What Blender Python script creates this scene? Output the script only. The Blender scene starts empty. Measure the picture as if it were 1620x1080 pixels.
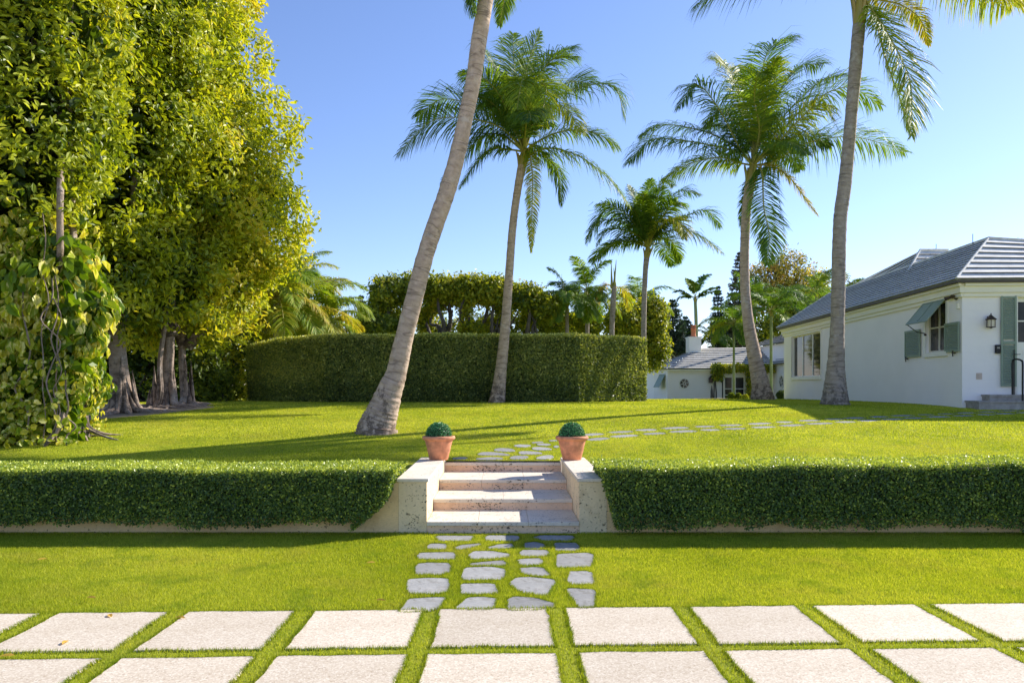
import bpy, math
import numpy as np
from mathutils import Vector, Matrix

# ---------------------------------------------------------------- camera, sky, sun, exposure
sc = bpy.context.scene
COL = sc.collection
EYE = 1.93
F = 1216.0
camd = bpy.data.cameras.new('camera')
camd.sensor_width = 36.0
camd.lens = 36.0 * F / 1620.0
camd.shift_y = 71.0 / 1620.0
camd.clip_start = 0.1
camd.clip_end = 3000.0
cam = bpy.data.objects.new('camera', camd)
cam.location = (0, 0, EYE)
cam.rotation_euler = (math.radians(90), 0, 0)
COL.objects.link(cam)
sc.camera = cam

SUN = Vector((1.33, 0.83, 1.0)).normalized()
SUN_EL = math.asin(SUN.z)
SUN_AZ = math.atan2(SUN.x, SUN.y)          # clockwise from +Y
world = bpy.data.worlds.new('World')
sc.world = world
world.use_nodes = True
wn = world.node_tree
bg = wn.nodes['Background']
sky = wn.nodes.new('ShaderNodeTexSky')
sky.sky_type = 'NISHITA'
sky.sun_disc = False
sky.sun_elevation = SUN_EL
sky.sun_rotation = SUN_AZ
sky.altitude = 0
sky.air_density = 1.0
sky.dust_density = 0.2
sky.ozone_density = 6.0
skt = wn.nodes.new('ShaderNodeMix'); skt.data_type = 'RGBA'; skt.blend_type = 'MULTIPLY'
skt.inputs[0].default_value = 1.0; skt.inputs[7].default_value = (0.90, 0.77, 0.80, 1)
wn.links.new(sky.outputs[0], skt.inputs[6]); wn.links.new(skt.outputs[2], bg.inputs[0])
bg.inputs[1].default_value = 0.15

sund = bpy.data.lights.new('sun', 'SUN')
sund.energy = 4.5
sund.angle = math.radians(0.5)
sund.color = (1.0, 0.93, 0.82)
suno = bpy.data.objects.new('sun', sund)
suno.rotation_euler = SUN.to_track_quat('Z', 'Y').to_euler()
suno.location = (20, 10, 30)
COL.objects.link(suno)

sc.view_settings.view_transform = 'Standard'
sc.view_settings.look = 'None'
sc.view_settings.gamma = 1.0
sc.view_settings.exposure = 0.86
sc.render.engine = 'CYCLES'
sc.cycles.max_bounces = 8
sc.cycles.diffuse_bounces = 5
sc.cycles.transmission_bounces = 4
sc.cycles.transparent_max_bounces = 4
sc.cycles.use_denoising = True

rng = np.random.default_rng(11)

# ---------------------------------------------------------------- helpers
def tag(o, label=None, cat=None, group=None, kind=None):
    if label: o['label'] = label
    if cat: o['category'] = cat
    if group: o['group'] = group
    if kind or cat: o['kind'] = kind or 'thing'
    return o

def empty(name, loc, label=None, cat=None, group=None):
    o = bpy.data.objects.new(name, None)
    o.location = loc
    COL.objects.link(o)
    return tag(o, label, cat, group)

class Msh:
    """collects vertex and face arrays, then links ONE mesh object"""
    def __init__(s):
        s.v = []; s.n = 0; s.f = []
    def add(s, V, Fc, tint=0.5, mat=0, uv=None, smooth=False):
        V = np.asarray(V, dtype=np.float64).reshape(-1, 3)
        Fc = np.asarray(Fc, dtype=np.int64)
        if Fc.ndim == 1: Fc = Fc.reshape(1, -1)
        m, k = Fc.shape
        t = np.broadcast_to(np.asarray(tint, dtype=np.float64), (m,)).copy()
        if uv is None: uv = np.zeros((m, k, 2))
        s.v.append(V); s.f.append((Fc + s.n, t, mat, uv, smooth)); s.n += len(V)
        return s
    def build(s, name, mats, parent=None, origin=None):
        me = bpy.data.meshes.new(name)
        V = np.concatenate(s.v)
        if origin is not None: V = V - np.asarray(origin, dtype=np.float64)
        me.vertices.add(len(V)); me.vertices.foreach_set('co', V.astype(np.float32).ravel())
        loops = np.concatenate([f[0].ravel() for f in s.f])
        tot = np.concatenate([np.full(len(f[0]), f[0].shape[1]) for f in s.f])
        st = np.concatenate([[0], np.cumsum(tot)[:-1]])
        me.loops.add(len(loops)); me.loops.foreach_set('vertex_index', loops.astype(np.int32))
        me.polygons.add(len(tot)); me.polygons.foreach_set('loop_start', st.astype(np.int32))
        me.polygons.foreach_set('loop_total', tot.astype(np.int32))
        mi = np.concatenate([np.full(len(f[0]), f[2]) for f in s.f])
        me.polygons.foreach_set('material_index', mi.astype(np.int32))
        sm = np.concatenate([np.full(len(f[0]), f[4]) for f in s.f])
        me.polygons.foreach_set('use_smooth', sm.astype(bool))
        a = me.attributes.new('tint', 'FLOAT', 'FACE')
        a.data.foreach_set('value', np.concatenate([f[1] for f in s.f]).astype(np.float32))
        u = me.uv_layers.new(name='UVMap')
        u.data.foreach_set('uv', np.concatenate([f[3].reshape(-1, 2) for f in s.f]).astype(np.float32).ravel())
        me.update(calc_edges=True)
        if not isinstance(mats, (list, tuple)): mats = [mats]
        for m in mats: me.materials.append(m)
        o = bpy.data.objects.new(name, me)
        if origin is not None and parent is None: o.location = origin
        if parent is not None: o.parent = parent
        COL.objects.link(o)
        return o

def under(o, parent):
    """origin of parts is the world origin: parts are built in world space and shifted to their parent"""
    o.parent = parent
    o.matrix_parent_inverse = Matrix.Translation(-Vector(parent.location))
    return o

def part(ms, name, mats, root):
    o = ms.build(name, mats)
    return under(o, root)

def subpart(ms, name, mats, partobj):
    o = ms.build(name, mats)
    o.parent = partobj
    return o

BOXF = np.array([[0,3,2,1],[4,5,6,7],[0,1,5,4],[1,2,6,5],[2,3,7,6],[3,0,4,7]])
def box(ms, x0, x1, y0, y1, z0, z1, fr=None, mat=0, tint=0.5):
    P = [(x0,y0,z0),(x1,y0,z0),(x1,y1,z0),(x0,y1,z0),(x0,y0,z1),(x1,y0,z1),(x1,y1,z1),(x0,y1,z1)]
    if fr: P = [fr(*p) for p in P]
    fc = BOXF
    if fr is not None:                       # keep outward winding in mirrored frames
        a, b, c, d = [np.array(P[i]) for i in (0,1,3,4)]
        if np.dot(np.cross(b-a, c-a), d-a) < 0: fc = BOXF[:, ::-1]
    ms.add(P, fc, tint, mat)

def bevel(o, w=0.01, seg=2):
    m = o.modifiers.new('bevel', 'BEVEL'); m.width = w; m.segments = seg; m.limit_method = 'ANGLE'
    return o

def tube(ms, pts, rad, seg=12, mat=0, tint=0.5, cap=True, lump=0.0, smooth=True, flute=None):
    P = np.asarray(pts, float); n = len(P)
    R = np.broadcast_to(np.asarray(rad, float), (n,))
    T = np.gradient(P, axis=0); T /= np.linalg.norm(T, axis=1)[:, None] + 1e-9
    ref = np.array([0, 1., 0]) if abs(T[:, 1]).mean() < 0.8 else np.array([1., 0, 0])
    A = np.cross(T, ref); A /= np.linalg.norm(A, axis=1)[:, None] + 1e-9
    B = np.cross(T, A)
    th = np.linspace(0, 2*np.pi, seg, endpoint=False)
    rr = R[:, None] * (1 + (rng.normal(0, lump, (n, seg)) if lump else 0))
    if flute is not None: rr = rr * (1 + flute[0][:, None]*np.cos(flute[1]*th + flute[2])[None, :])
    V = P[:, None, :] + rr[:, :, None]*(np.cos(th)[None, :, None]*A[:, None, :] + np.sin(th)[None, :, None]*B[:, None, :])
    i = np.arange(n-1)[:, None]*seg; j = np.arange(seg)[None, :]; j2 = (j+1) % seg
    Q = np.stack([i+j, i+j2, i+seg+j2, i+seg+j], -1).reshape(-1, 4)
    L = np.concatenate([[0], np.cumsum(np.linalg.norm(np.diff(P, axis=0), axis=1))])
    u0 = np.broadcast_to(j/seg, (n-1, seg)); u1 = np.broadcast_to((j+1)/seg, (n-1, seg))
    v0 = np.broadcast_to(L[:-1, None], (n-1, seg)); v1 = np.broadcast_to(L[1:, None], (n-1, seg))
    UV = np.stack([np.stack([u0, v0], -1), np.stack([u1, v0], -1), np.stack([u1, v1], -1), np.stack([u0, v1], -1)], 2).reshape(-1, 4, 2)
    base = V.reshape(-1, 3)
    ms.add(base, Q[:, ::-1], tint, mat, UV[:, ::-1], smooth)
    if cap:
        ms.add(V[-1], np.arange(seg)[None, ::-1], tint, mat)
        ms.add(V[0], np.arange(seg)[None, :], tint, mat)

def lathe(ms, prof, cx, cy, seg=32, mat=0, tint=0.5, smooth=True):
    pr = np.asarray(prof, float); th = np.linspace(0, 2*np.pi, seg, endpoint=False)
    V = np.stack([cx + pr[:, 0, None]*np.cos(th), cy + pr[:, 0, None]*np.sin(th), np.broadcast_to(pr[:, 1, None], (len(pr), seg))], -1)
    i = np.arange(len(pr)-1)[:, None]*seg; j = np.arange(seg)[None, :]; j2 = (j+1) % seg
    Q = np.stack([i+j, i+j2, i+seg+j2, i+seg+j], -1).reshape(-1, 4)
    ms.add(V.reshape(-1, 3), Q, tint, mat, None, smooth)

def catmull(pts, n):
    P = np.asarray(pts, float)
    P = np.vstack([2*P[0]-P[1], P, 2*P[-1]-P[-2]])
    out = []
    segs = len(P)-3
    for t in np.linspace(0, segs-1e-6, n):
        i = int(t); u = t-i; a, b, c, d = P[i:i+4]
        out.append(0.5*((2*b)+(-a+c)*u+(2*a-5*b+4*c-d)*u*u+(-a+3*b-3*c+d)*u**3))
    return np.array(out)

def unit(v): return v/(np.linalg.norm(v, axis=-1, keepdims=True)+1e-9)

def px(x, y, D):
    return np.array([(x-810.0)*D/F, D, EYE-(y-611.0)*D/F])

# terrain height of the garden
_TD = np.array([-50, 10.2, 13.2, 17, 20, 23.5, 26, 30, 40, 55, 80, 1000.])
_TZ = np.array([.62, .62, .64, .90, 1.13, 1.315, 1.345, 1.34, 1.27, .62, .55, .55])
def zt(D, X=0):
    D = np.asarray(D, float)
    k = lambda d: np.interp(d, _TD, _TZ)
    return (k(D)*2 + k(D-0.5) + k(D+0.5) + k(D-1) + k(D+1))/6 if True else k(D)
def ground_px(x, y):
    """point of the terrain seen along a pixel's ray (measured once from the photograph)"""
    d = np.linspace(12, 45, 3301); h = EYE-(y-611.0)*d/F
    i = np.argmax(zt(d) >= h) if np.any(zt(d) >= h) else len(d)-1
    return np.array([(x-810.0)*d[i]/F, d[i], zt(d[i])])

# ---------------------------------------------------------------- materials
def new_mat(name):
    m = bpy.data.materials.new(name); m.use_nodes = True
    nt = m.node_tree; b = nt.nodes['Principled BSDF']
    return m, nt, b
def N(nt, t, **k):
    n = nt.nodes.new(t)
    for a, v in k.items(): setattr(n, a, v)
    return n
def ramp(nt, fac, stops):
    r = N(nt, 'ShaderNodeValToRGB'); e = r.color_ramp.elements
    while len(e) < len(stops): e.new(0.5)
    for q, (p, c) in zip(e, stops): q.position = p; q.color = (*c, 1)
    nt.links.new(fac, r.inputs[0]); return r.outputs[0]
def noise(nt, scale, detail=4, rough=.55, coord='Object', vec=None, sc3=None, dist=0.0):
    n = N(nt, 'ShaderNodeTexNoise'); n.inputs['Scale'].default_value = scale
    n.inputs['Detail'].default_value = detail; n.inputs['Roughness'].default_value = rough
    n.inputs['Distortion'].default_value = dist
    if vec is None:
        tc = N(nt, 'ShaderNodeTexCoord'); vec = tc.outputs[coord]
    if sc3 is not None:
        mp = N(nt, 'ShaderNodeMapping'); mp.inputs['Scale'].default_value = sc3
        nt.links.new(vec, mp.inputs[0]); vec = mp.outputs[0]
    nt.links.new(vec, n.inputs['Vector']); return n.outputs['Fac']
def mixc(nt, fac, a, b, mode='MIX'):
    m = N(nt, 'ShaderNodeMix', data_type='RGBA', blend_type=mode)
    for s, v in ((0, fac), (6, a), (7, b)):
        if isinstance(v, (int, float)): m.inputs[s].default_value = v
        elif isinstance(v, tuple): m.inputs[s].default_value = (*v, 1)
        else: nt.links.new(v, m.inputs[s])
    return m.outputs[2]
def bump(nt, b, h, strength=.3, dist=.02):
    n = N(nt, 'ShaderNodeBump'); n.inputs['Strength'].default_value = strength; n.inputs['Distance'].default_value = dist
    nt.links.new(h, n.inputs['Height']); nt.links.new(n.outputs[0], b.inputs['Normal'])
def flat(name, c, rough=.6, var=.12, scale=6, metallic=0, bmp=.1, coat=0):
    m, nt, b = new_mat(name)
    n = noise(nt, scale, 5)
    c0 = tuple(max(0, x*(1-var)) for x in c); c1 = tuple(min(1, x*(1+var)) for x in c)
    nt.links.new(ramp(nt, n, [(.3, c0), (.7, c1)]), b.inputs['Base Color'])
    b.inputs['Roughness'].default_value = rough; b.inputs['Metallic'].default_value = metallic
    if bmp: bump(nt, b, noise(nt, scale*8, 4), bmp, .01)
    return m
def leafmat(name, stops, trans=.35, rough=.42, tcol=1.5, patch=0.0, variegated=None, spec=.5, dry=False):
    m, nt, b = new_mat(name)
    at = N(nt, 'ShaderNodeAttribute', attribute_name='tint')
    fac = at.outputs['Fac']
    if patch:
        nz = noise(nt, patch, 3)
        mm = N(nt, 'ShaderNodeMath', operation='MULTIPLY_ADD'); nt.links.new(nz, mm.inputs[0]); mm.inputs[1].default_value = .7
        sb = N(nt, 'ShaderNodeMath', operation='SUBTRACT'); nt.links.new(fac, sb.inputs[0]); sb.inputs[1].default_value = .35
        nt.links.new(sb.outputs[0], mm.inputs[2]); fac = mm.outputs[0]
    col = ramp(nt, fac, stops)
    if dry:
        pn = noise(nt, .75, 6, .7); col = mixc(nt, ramp(nt, pn, [(.50, (0, 0, 0)), (.68, (.55, .55, .55))]), col, (.44, .41, .09))
        pn = noise(nt, 1.9, 5, .65); col = mixc(nt, ramp(nt, pn, [(.52, (0, 0, 0)), (.66, (.5, .5, .5))]), col, (.16, .27, .02))
    if variegated:
        nz = noise(nt, 6.5, 3, sc3=(1, 1, .55), dist=1.2)
        f2 = ramp(nt, nz, [(.50, (0, 0, 0)), (.58, (1, 1, 1))])
        at2 = N(nt, 'ShaderNodeMath', operation='GREATER_THAN'); nt.links.new(at.outputs['Fac'], at2.inputs[0]); at2.inputs[1].default_value = .5
        f3 = N(nt, 'ShaderNodeMath', operation='MULTIPLY'); nt.links.new(f2, f3.inputs[0]); nt.links.new(at2.outputs[0], f3.inputs[1])
        col = mixc(nt, f3.outputs[0], col, variegated)
    nt.links.new(col, b.inputs['Base Color'])
    b.inputs['Roughness'].default_value = rough
    b.inputs['Specular IOR Level'].default_value = spec
    tr = N(nt, 'ShaderNodeBsdfTranslucent')
    tc = mixc(nt, 1.0, col, (tcol, tcol*.95, tcol*.35), 'MULTIPLY')
    nt.links.new(tc, tr.inputs['Color'])
    mx = N(nt, 'ShaderNodeMixShader'); mx.inputs[0].default_value = trans
    nt.links.new(b.outputs[0], mx.inputs[1]); nt.links.new(tr.outputs[0], mx.inputs[2])
    nt.links.new(mx.outputs[0], nt.nodes['Material Output'].inputs['Surface'])
    return m

def objvar(nt, col, lo, hi):
    oi = N(nt, 'ShaderNodeObjectInfo'); mr = N(nt, 'ShaderNodeMapRange')
    mr.inputs[3].default_value = lo; mr.inputs[4].default_value = hi; nt.links.new(oi.outputs['Random'], mr.inputs[0])
    c = N(nt, 'ShaderNodeCombineColor')
    for i in range(3): nt.links.new(mr.outputs[0], c.inputs[i])
    return mixc(nt, 1.0, col, c.outputs[0], 'MULTIPLY')
M = {}
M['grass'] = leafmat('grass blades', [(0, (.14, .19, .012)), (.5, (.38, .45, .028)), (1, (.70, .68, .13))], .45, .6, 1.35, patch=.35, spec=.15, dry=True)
def ground_mat():
    m, nt, b = new_mat('turf ground')
    a = noise(nt, .35, 4); c = noise(nt, 55, 5, .7); d = noise(nt, 6, 4)
    g = ramp(nt, a, [(.3, (.24, .30, .016)), (.7, (.34, .38, .022))])
    g = mixc(nt, .35, g, ramp(nt, c, [(.35, (.10, .13, .008)), (.7, (.42, .42, .05))]))
    g = mixc(nt, .25, g, ramp(nt, d, [(.3, (.22, .26, .012)), (.7, (.38, .36, .04))]))
    nt.links.new(g, b.inputs['Base Color']); b.inputs['Roughness'].default_value = .85
    b.inputs['Specular IOR Level'].default_value = .15
    bump(nt, b, c, .6, .03); return m
M['ground'] = ground_mat()
M['soil'] = flat('sandy soil', (.24, .19, .13), .95, .35, 5, bmp=.6)
def slab_mat():
    m, nt, b = new_mat('shell concrete')
    big = noise(nt, 1.1, 5, .6, coord='Generated'); wn_ = noise(nt, 1.3, 5, .65)
    base = ramp(nt, wn_, [(.32, (.48, .39, .28)), (.5, (.59, .50, .385)), (.72, (.65, .565, .45))])
    v = N(nt, 'ShaderNodeTexVoronoi'); v.inputs['Scale'].default_value = 90
    tc = N(nt, 'ShaderNodeTexCoord'); nt.links.new(tc.outputs['Object'], v.inputs['Vector'])
    sep = N(nt, 'ShaderNodeSeparateColor'); nt.links.new(v.outputs['Color'], sep.inputs[0])
    sp = ramp(nt, sep.outputs[0], [(.0, (.28, .19, .12)), (.14, (.52, .43, .32)), (.6, (.63, .54, .42)), (.95, (.84, .78, .66))])
    col = mixc(nt, .5, base, sp)
    st = ramp(nt, noise(nt, 2.3, 6, .7, sc3=(1, 2.5, 1)), [(.66, (1, 1, 1)), (.80, (.62, .56, .5))])
    col = mixc(nt, 1.0, col, st, 'MULTIPLY')
    col = objvar(nt, col, .86, 1.06)
    nt.links.new(col, b.inputs['Base Color']); b.inputs['Roughness'].default_value = .8
    bump(nt, b, noise(nt, 120, 3), .35, .004); return m
M['slab'] = slab_mat()
def flag_mat():
    m, nt, b = new_mat('grey flagstone')
    a = noise(nt, 3, 6, .65); c = noise(nt, 45, 4, .7, sc3=(.4, 1.6, 1))
    col = mixc(nt, .35, ramp(nt, a, [(.3, (.28, .28, .27)), (.7, (.43, .42, .395))]), ramp(nt, c, [(.3, (.18, .19, .20)), (.7, (.47, .46, .44))]))
    st = ramp(nt, noise(nt, 7, 6, .75, dist=.8), [(.50, (1, 1, 1)), (.62, (.72, .70, .66)), (.70, (.92, .92, .9))])
    col = mixc(nt, 1.0, col, st, 'MULTIPLY'); col = objvar(nt, col, .78, 1.12)
    nt.links.new(col, b.inputs['Base Color']); b.inputs['Roughness'].default_value = .85
    b.inputs['Specular IOR Level'].default_value = .25
    ad = N(nt, 'ShaderNodeMath', operation='ADD'); nt.links.new(a, ad.inputs[0]); nt.links.new(c, ad.inputs[1])
    bump(nt, b, ad.outputs[0], .7, .012); return m
M['flag'] = flag_mat()
def coral_mat(name, tone, pit=.60):
    m, nt, b = new_mat(name)
    a = noise(nt, 2.2, 6, .6)
    base = ramp(nt, a, [(.3, tuple(x*.85 for x in tone)), (.55, tone), (.75, tuple(min(1, x*1.12) for x in tone))])
    fine = noise(nt, 60, 4, .7, sc3=(.5, 1, 1.3))
    base = mixc(nt, .25, base, ramp(nt, fine, [(.3, tuple(x*.6 for x in tone)), (.6, tuple(min(1, x*1.15) for x in tone))]))
    p = noise(nt, 30, 5, .68, sc3=(.9, .9, 1.25), dist=.5)
    dens = noise(nt, 2.6, 3)
    ad = N(nt, 'ShaderNodeMath', operation='MULTIPLY_ADD'); nt.links.new(dens, ad.inputs[0]); ad.inputs[1].default_value = .28; nt.links.new(p, ad.inputs[2])
    pm = ramp(nt, ad.outputs[0], [(pit+.14, (0, 0, 0)), (pit+.17, (1, 1, 1))])
    col = mixc(nt, pm, base, (.10, .075, .055))
    st = ramp(nt, noise(nt, 4, 5, .7), [(.55, (1, 1, 1)), (.8, (.74, .68, .6))])
    col = mixc(nt, 1.0, col, st, 'MULTIPLY')
    nt.links.new(col, b.inputs['Base Color']); b.inputs['Roughness'].default_value = .85
    inv = N(nt, 'ShaderNodeInvert'); nt.links.new(pm, inv.inputs[1])
    bump(nt, b, inv.outputs[0], .7, .012); return m
M['coral'] = coral_mat('coral stone', (.85, .67, .42), .605)
M['coral_tread'] = coral_mat('coral stone tread', (.74, .65, .53), .61)
M['coral_riser'] = coral_mat('coral stone riser', (.86, .61, .42), .595)
M['stuccotan'] = coral_mat('tan coral wall', (.85, .60, .31), .63)
M['terracotta'] = flat('terracotta', (.62, .25, .125), .8, .34, 9, bmp=.2)
M['pot_soil'] = flat('potting soil', (.04, .03, .02), .95)
def trunk_mat(name, c0, c1, dark, freq=7.0, lichen=(.42, .40, .36)):
    m, nt, b = new_mat(name)
    tc = N(nt, 'ShaderNodeTexCoord')
    nz = noise(nt, 1.0, 5, .65, vec=tc.outputs['UV'], sc3=(7, 9, 1), dist=.3)
    ring = noise(nt, 1.0, 2, .5, vec=tc.outputs['UV'], sc3=(1.0, freq, 1), dist=.35)
    col = ramp(nt, nz, [(.3, c0), (.7, c1)])
    col = mixc(nt, ramp(nt, ring, [(.56, (0, 0, 0)), (.60, (.62, .62, .62)), (.63, (0, 0, 0))]), col, dark)
    spot = ramp(nt, noise(nt, 3.0, 6, .7), [(.56, (0, 0, 0)), (.66, (.7, .7, .7))])
    col = mixc(nt, spot, col, lichen)
    sp2 = ramp(nt, noise(nt, 9.0, 6, .75), [(.62, (0, 0, 0)), (.7, (.8, .8, .8))])
    col = mixc(nt, sp2, col, dark)
    sx = N(nt, 'ShaderNodeSeparateXYZ'); nt.links.new(tc.outputs['UV'], sx.inputs[0])
    foot = N(nt, 'ShaderNodeMapRange'); nt.links.new(sx.outputs[1], foot.inputs[0]); foot.inputs[1].default_value = .2; foot.inputs[2].default_value = 2.2; foot.inputs[3].default_value = .16; foot.inputs[4].default_value = -.06
    fn_ = N(nt, 'ShaderNodeMath', operation='ADD'); nt.links.new(noise(nt, 6.0, 7, .75), fn_.inputs[0]); nt.links.new(foot.outputs[0], fn_.inputs[1])
    col = mixc(nt, ramp(nt, fn_.outputs[0], [(.58, (0, 0, 0)), (.68, (.85, .85, .85))]), col, dark)
    nt.links.new(col, b.inputs['Base Color']); b.inputs['Roughness'].default_value = .9
    ad = N(nt, 'ShaderNodeMath', operation='ADD'); nt.links.new(nz, ad.inputs[0]); nt.links.new(ring, ad.inputs[1])
    bump(nt, b, ad.outputs[0], .7, .03); return m
M['palm_trunk'] = trunk_mat('coconut bark', (.37, .265, .195), (.64, .485, .37), (.12, .08, .055), 5.0, (.62, .53, .44))
M['palm_grey'] = trunk_mat('grey coconut bark', (.25, .20, .165), (.44, .37, .31), (.10, .08, .06), 5, (.5, .46, .42))
M['ficus_bark'] = trunk_mat('ficus bark', (.17, .12, .09), (.40, .31, .25), (.06, .045, .035), 2.5, (.52, .48, .44))
M['dark_bark'] = trunk_mat('dark bark', (.07, .055, .045), (.16, .13, .11), (.03, .025, .02), 3, (.2, .18, .16))
M['green_stem'] = flat('smooth green palm stem', (.22, .27, .10), .5, .2, 3)
M['petiole'] = leafmat('palm rachis', [(0, (.18, .22, .03)), (.6, (.38, .36, .06)), (1, (.46, .28, .08))], .1, .4)
M['palm_leaf'] = leafmat('coconut leaflets', [(0, (.04, .09, .026)), (.35, (.10, .19, .032)), (.55, (.22, .32, .024)), (.75, (.42, .38, .05)), (1, (.46, .27, .08))], .40, .5, 1.7, spec=.18)
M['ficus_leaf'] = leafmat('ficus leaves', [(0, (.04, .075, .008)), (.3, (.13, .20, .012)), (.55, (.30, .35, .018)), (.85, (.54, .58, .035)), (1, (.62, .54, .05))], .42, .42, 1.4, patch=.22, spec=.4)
M['vine_leaf'] = leafmat('pothos leaves', [(0, (.05, .11, .010)), (.4, (.17, .27, .015)), (.75, (.42, .46, .02)), (1, (.62, .54, .05))], .42, .42, 1.4, variegated=(.80, .74, .26), spec=.35)
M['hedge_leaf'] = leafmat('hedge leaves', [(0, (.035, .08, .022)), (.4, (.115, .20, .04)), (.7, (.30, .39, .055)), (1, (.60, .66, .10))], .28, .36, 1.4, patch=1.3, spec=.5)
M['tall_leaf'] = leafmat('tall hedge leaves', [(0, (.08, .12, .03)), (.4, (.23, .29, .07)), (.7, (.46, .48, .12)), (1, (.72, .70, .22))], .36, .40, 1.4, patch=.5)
M['hedge_core'] = flat('hedge twigs', (.03, .033, .016), .95, .5, 20, bmp=.6)
M['leaf_dark'] = flat('inner foliage twigs', (.022, .026, .010), .95, .5, 6, bmp=.6)
M['topiary'] = leafmat('topiary leaves', [(0, (.012, .10, .03)), (.5, (.04, .26, .08)), (1, (.28, .60, .24))], .12, .35, 1.3)
M['tree_leaf'] = leafmat('tree leaves', [(0, (.045, .08, .018)), (.4, (.15, .21, .024)), (.7, (.38, .42, .03)), (1, (.60, .52, .05))], .42, .45, 1.4, patch=.25, spec=.35)
M['pine'] = leafmat('pine needles', [(0, (.03, .07, .05)), (.6, (.07, .13, .09)), (1, (.24, .20, .16))], .2, .6, 1.2)
M['orange_leaf'] = leafmat('ochre leaves', [(0, (.08, .10, .03)), (.4, (.24, .25, .05)), (.7, (.60, .50, .07)), (1, (.62, .34, .06))], .34, .45, 1.4, patch=.3)
def stucco(name, c):
    m, nt, b = new_mat(name)
    a = noise(nt, .8, 5, .6)
    col = ramp(nt, a, [(.3, tuple(x*.94 for x in c)), (.7, c)])
    nt.links.new(col, b.inputs['Base Color']); b.inputs['Roughness'].default_value = .8
    br = N(nt, 'ShaderNodeTexBrick'); br.inputs['Scale'].default_value = 1.0
    br.inputs['Brick Width'].default_value = .42; br.inputs['Row Height'].default_value = .21; br.inputs['Mortar Size'].default_value = .010
    br.inputs['Mortar Smooth'].default_value = .6
    tc = N(nt, 'ShaderNodeTexCoord'); nt.links.new(tc.outputs['UV'], br.inputs['Vector'])
    inv = N(nt, 'ShaderNodeInvert'); nt.links.new(br.outputs['Fac'], inv.inputs[1])
    mx = N(nt, 'ShaderNodeMath', operation='MULTIPLY_ADD'); nt.links.new(noise(nt, 25, 5), mx.inputs[0]); mx.inputs[1].default_value = .25; nt.links.new(inv.outputs[0], mx.inputs[2])
    bump(nt, b, mx.outputs[0], .35, .008); return m
M['white'] = stucco('white painted block', (.95, .895, .85))
M['white_plain'] = flat('white painted trim', (.84, .81, .72), .5, .03, 2, bmp=.03)
M['cream'] = flat('cream cornice', (.86, .81, .66), .55, .03, 2, bmp=.03)
M['bisque'] = flat('window frame paint', (.66, .60, .47), .5, .05, 2, bmp=.03)
M['tile'] = flat('white cement roof tile', (.68, .665, .62), .75, .18, 3.2, bmp=.3)
M['tile_butt'] = flat('tile butt edge', (.19, .185, .18), .85, .3, 4)  # dark colour paints the shade along the tile course edges
M['gutter'] = flat('brown gutter', (.075, .06, .05), .5, .1)
M['sage'] = flat('sage shutter paint', (.235, .30, .225), .5, .06, 3, bmp=.04)
M['black'] = flat('black iron', (.02, .02, .022), .4, .2, 8, metallic=.6)
M['bronze'] = flat('aged bronze', (.07, .05, .04), .45, .2, 10, metallic=.7)
M['chimney'] = flat('orange clay', (.55, .17, .07), .8, .2, 5)
M['stepstone'] = flat('weathered grey stone', (.34, .31, .28), .9, .3, 6, bmp=.4)
M['plate'] = flat('beige wall plate', (.58, .46, .38), .6)
M['lampglass'] = flat('frosted lantern glass', (.62, .55, .42), .25, .1)
def glass():
    m, nt, b = new_mat('window glass')
    n = noise(nt, .9, 4, .6)
    nt.links.new(ramp(nt, n, [(.35, (.012, .012, .014)), (.6, (.06, .055, .05)), (.75, (.17, .16, .15))]), b.inputs['Base Color'])
    b.inputs['Roughness'].default_value = .05; b.inputs['Specular IOR Level'].default_value = .28
    bump(nt, b, noise(nt, 1.2, 2), .04, .02)
    return m
M['glass'] = glass()
# ---------------------------------------------------------------- ground
GYAW = -0.0127                       # the stair axis is turned a little to the left
def stair_x(x, D): return x + GYAW*(D-10.07)
WALL_D = 10.10
XL, XR = -1.12, .885                 # inner faces of the cheek walls at WALL_D
def make_ground():
    ms = Msh()
    def grid(x0f, x1f, Ds, nx, zf):
        V = []; 
        for D in Ds:
            a, b = x0f(D), x1f(D)
            for i in range(nx+1):
                X = a+(b-a)*(i/nx); V.append((X, D, zf(D)))
        Fc = [(j*(nx+1)+i, j*(nx+1)+i+1, (j+1)*(nx+1)+i+1, (j+1)*(nx+1)+i) for j in range(len(Ds)-1) for i in range(nx)]
        ms.add(V, Fc, .5, 0, None, True)
    grid(lambda D: -600, lambda D: 600, [-400, -50, 0, 4, 8, 10.14], 4, lambda D: 0.0)
    dn = np.concatenate([np.arange(10.14, 13.2, .3), [13.2]])
    grid(lambda D: -600, lambda D: stair_x(XL-.1, D), dn, 4, lambda D: float(zt(D)))
    grid(lambda D: stair_x(XR+.1, D), lambda D: 600, dn, 4, lambda D: float(zt(D)))
    grid(lambda D: stair_x(XL-.1, D), lambda D: stair_x(XR+.1, D), [10.14, 13.2], 1, lambda D: -.02)
    far = np.concatenate([np.arange(13.2, 60, .4), [64, 80, 150, 400, 1200]])
    grid(lambda D: -600 if D < 100 else -1500, lambda D: 600 if D < 100 else 1500, far, 6, lambda D: float(zt(D)))
    tag(ms.build('ground', M['ground']), kind='structure')
make_ground()

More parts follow.
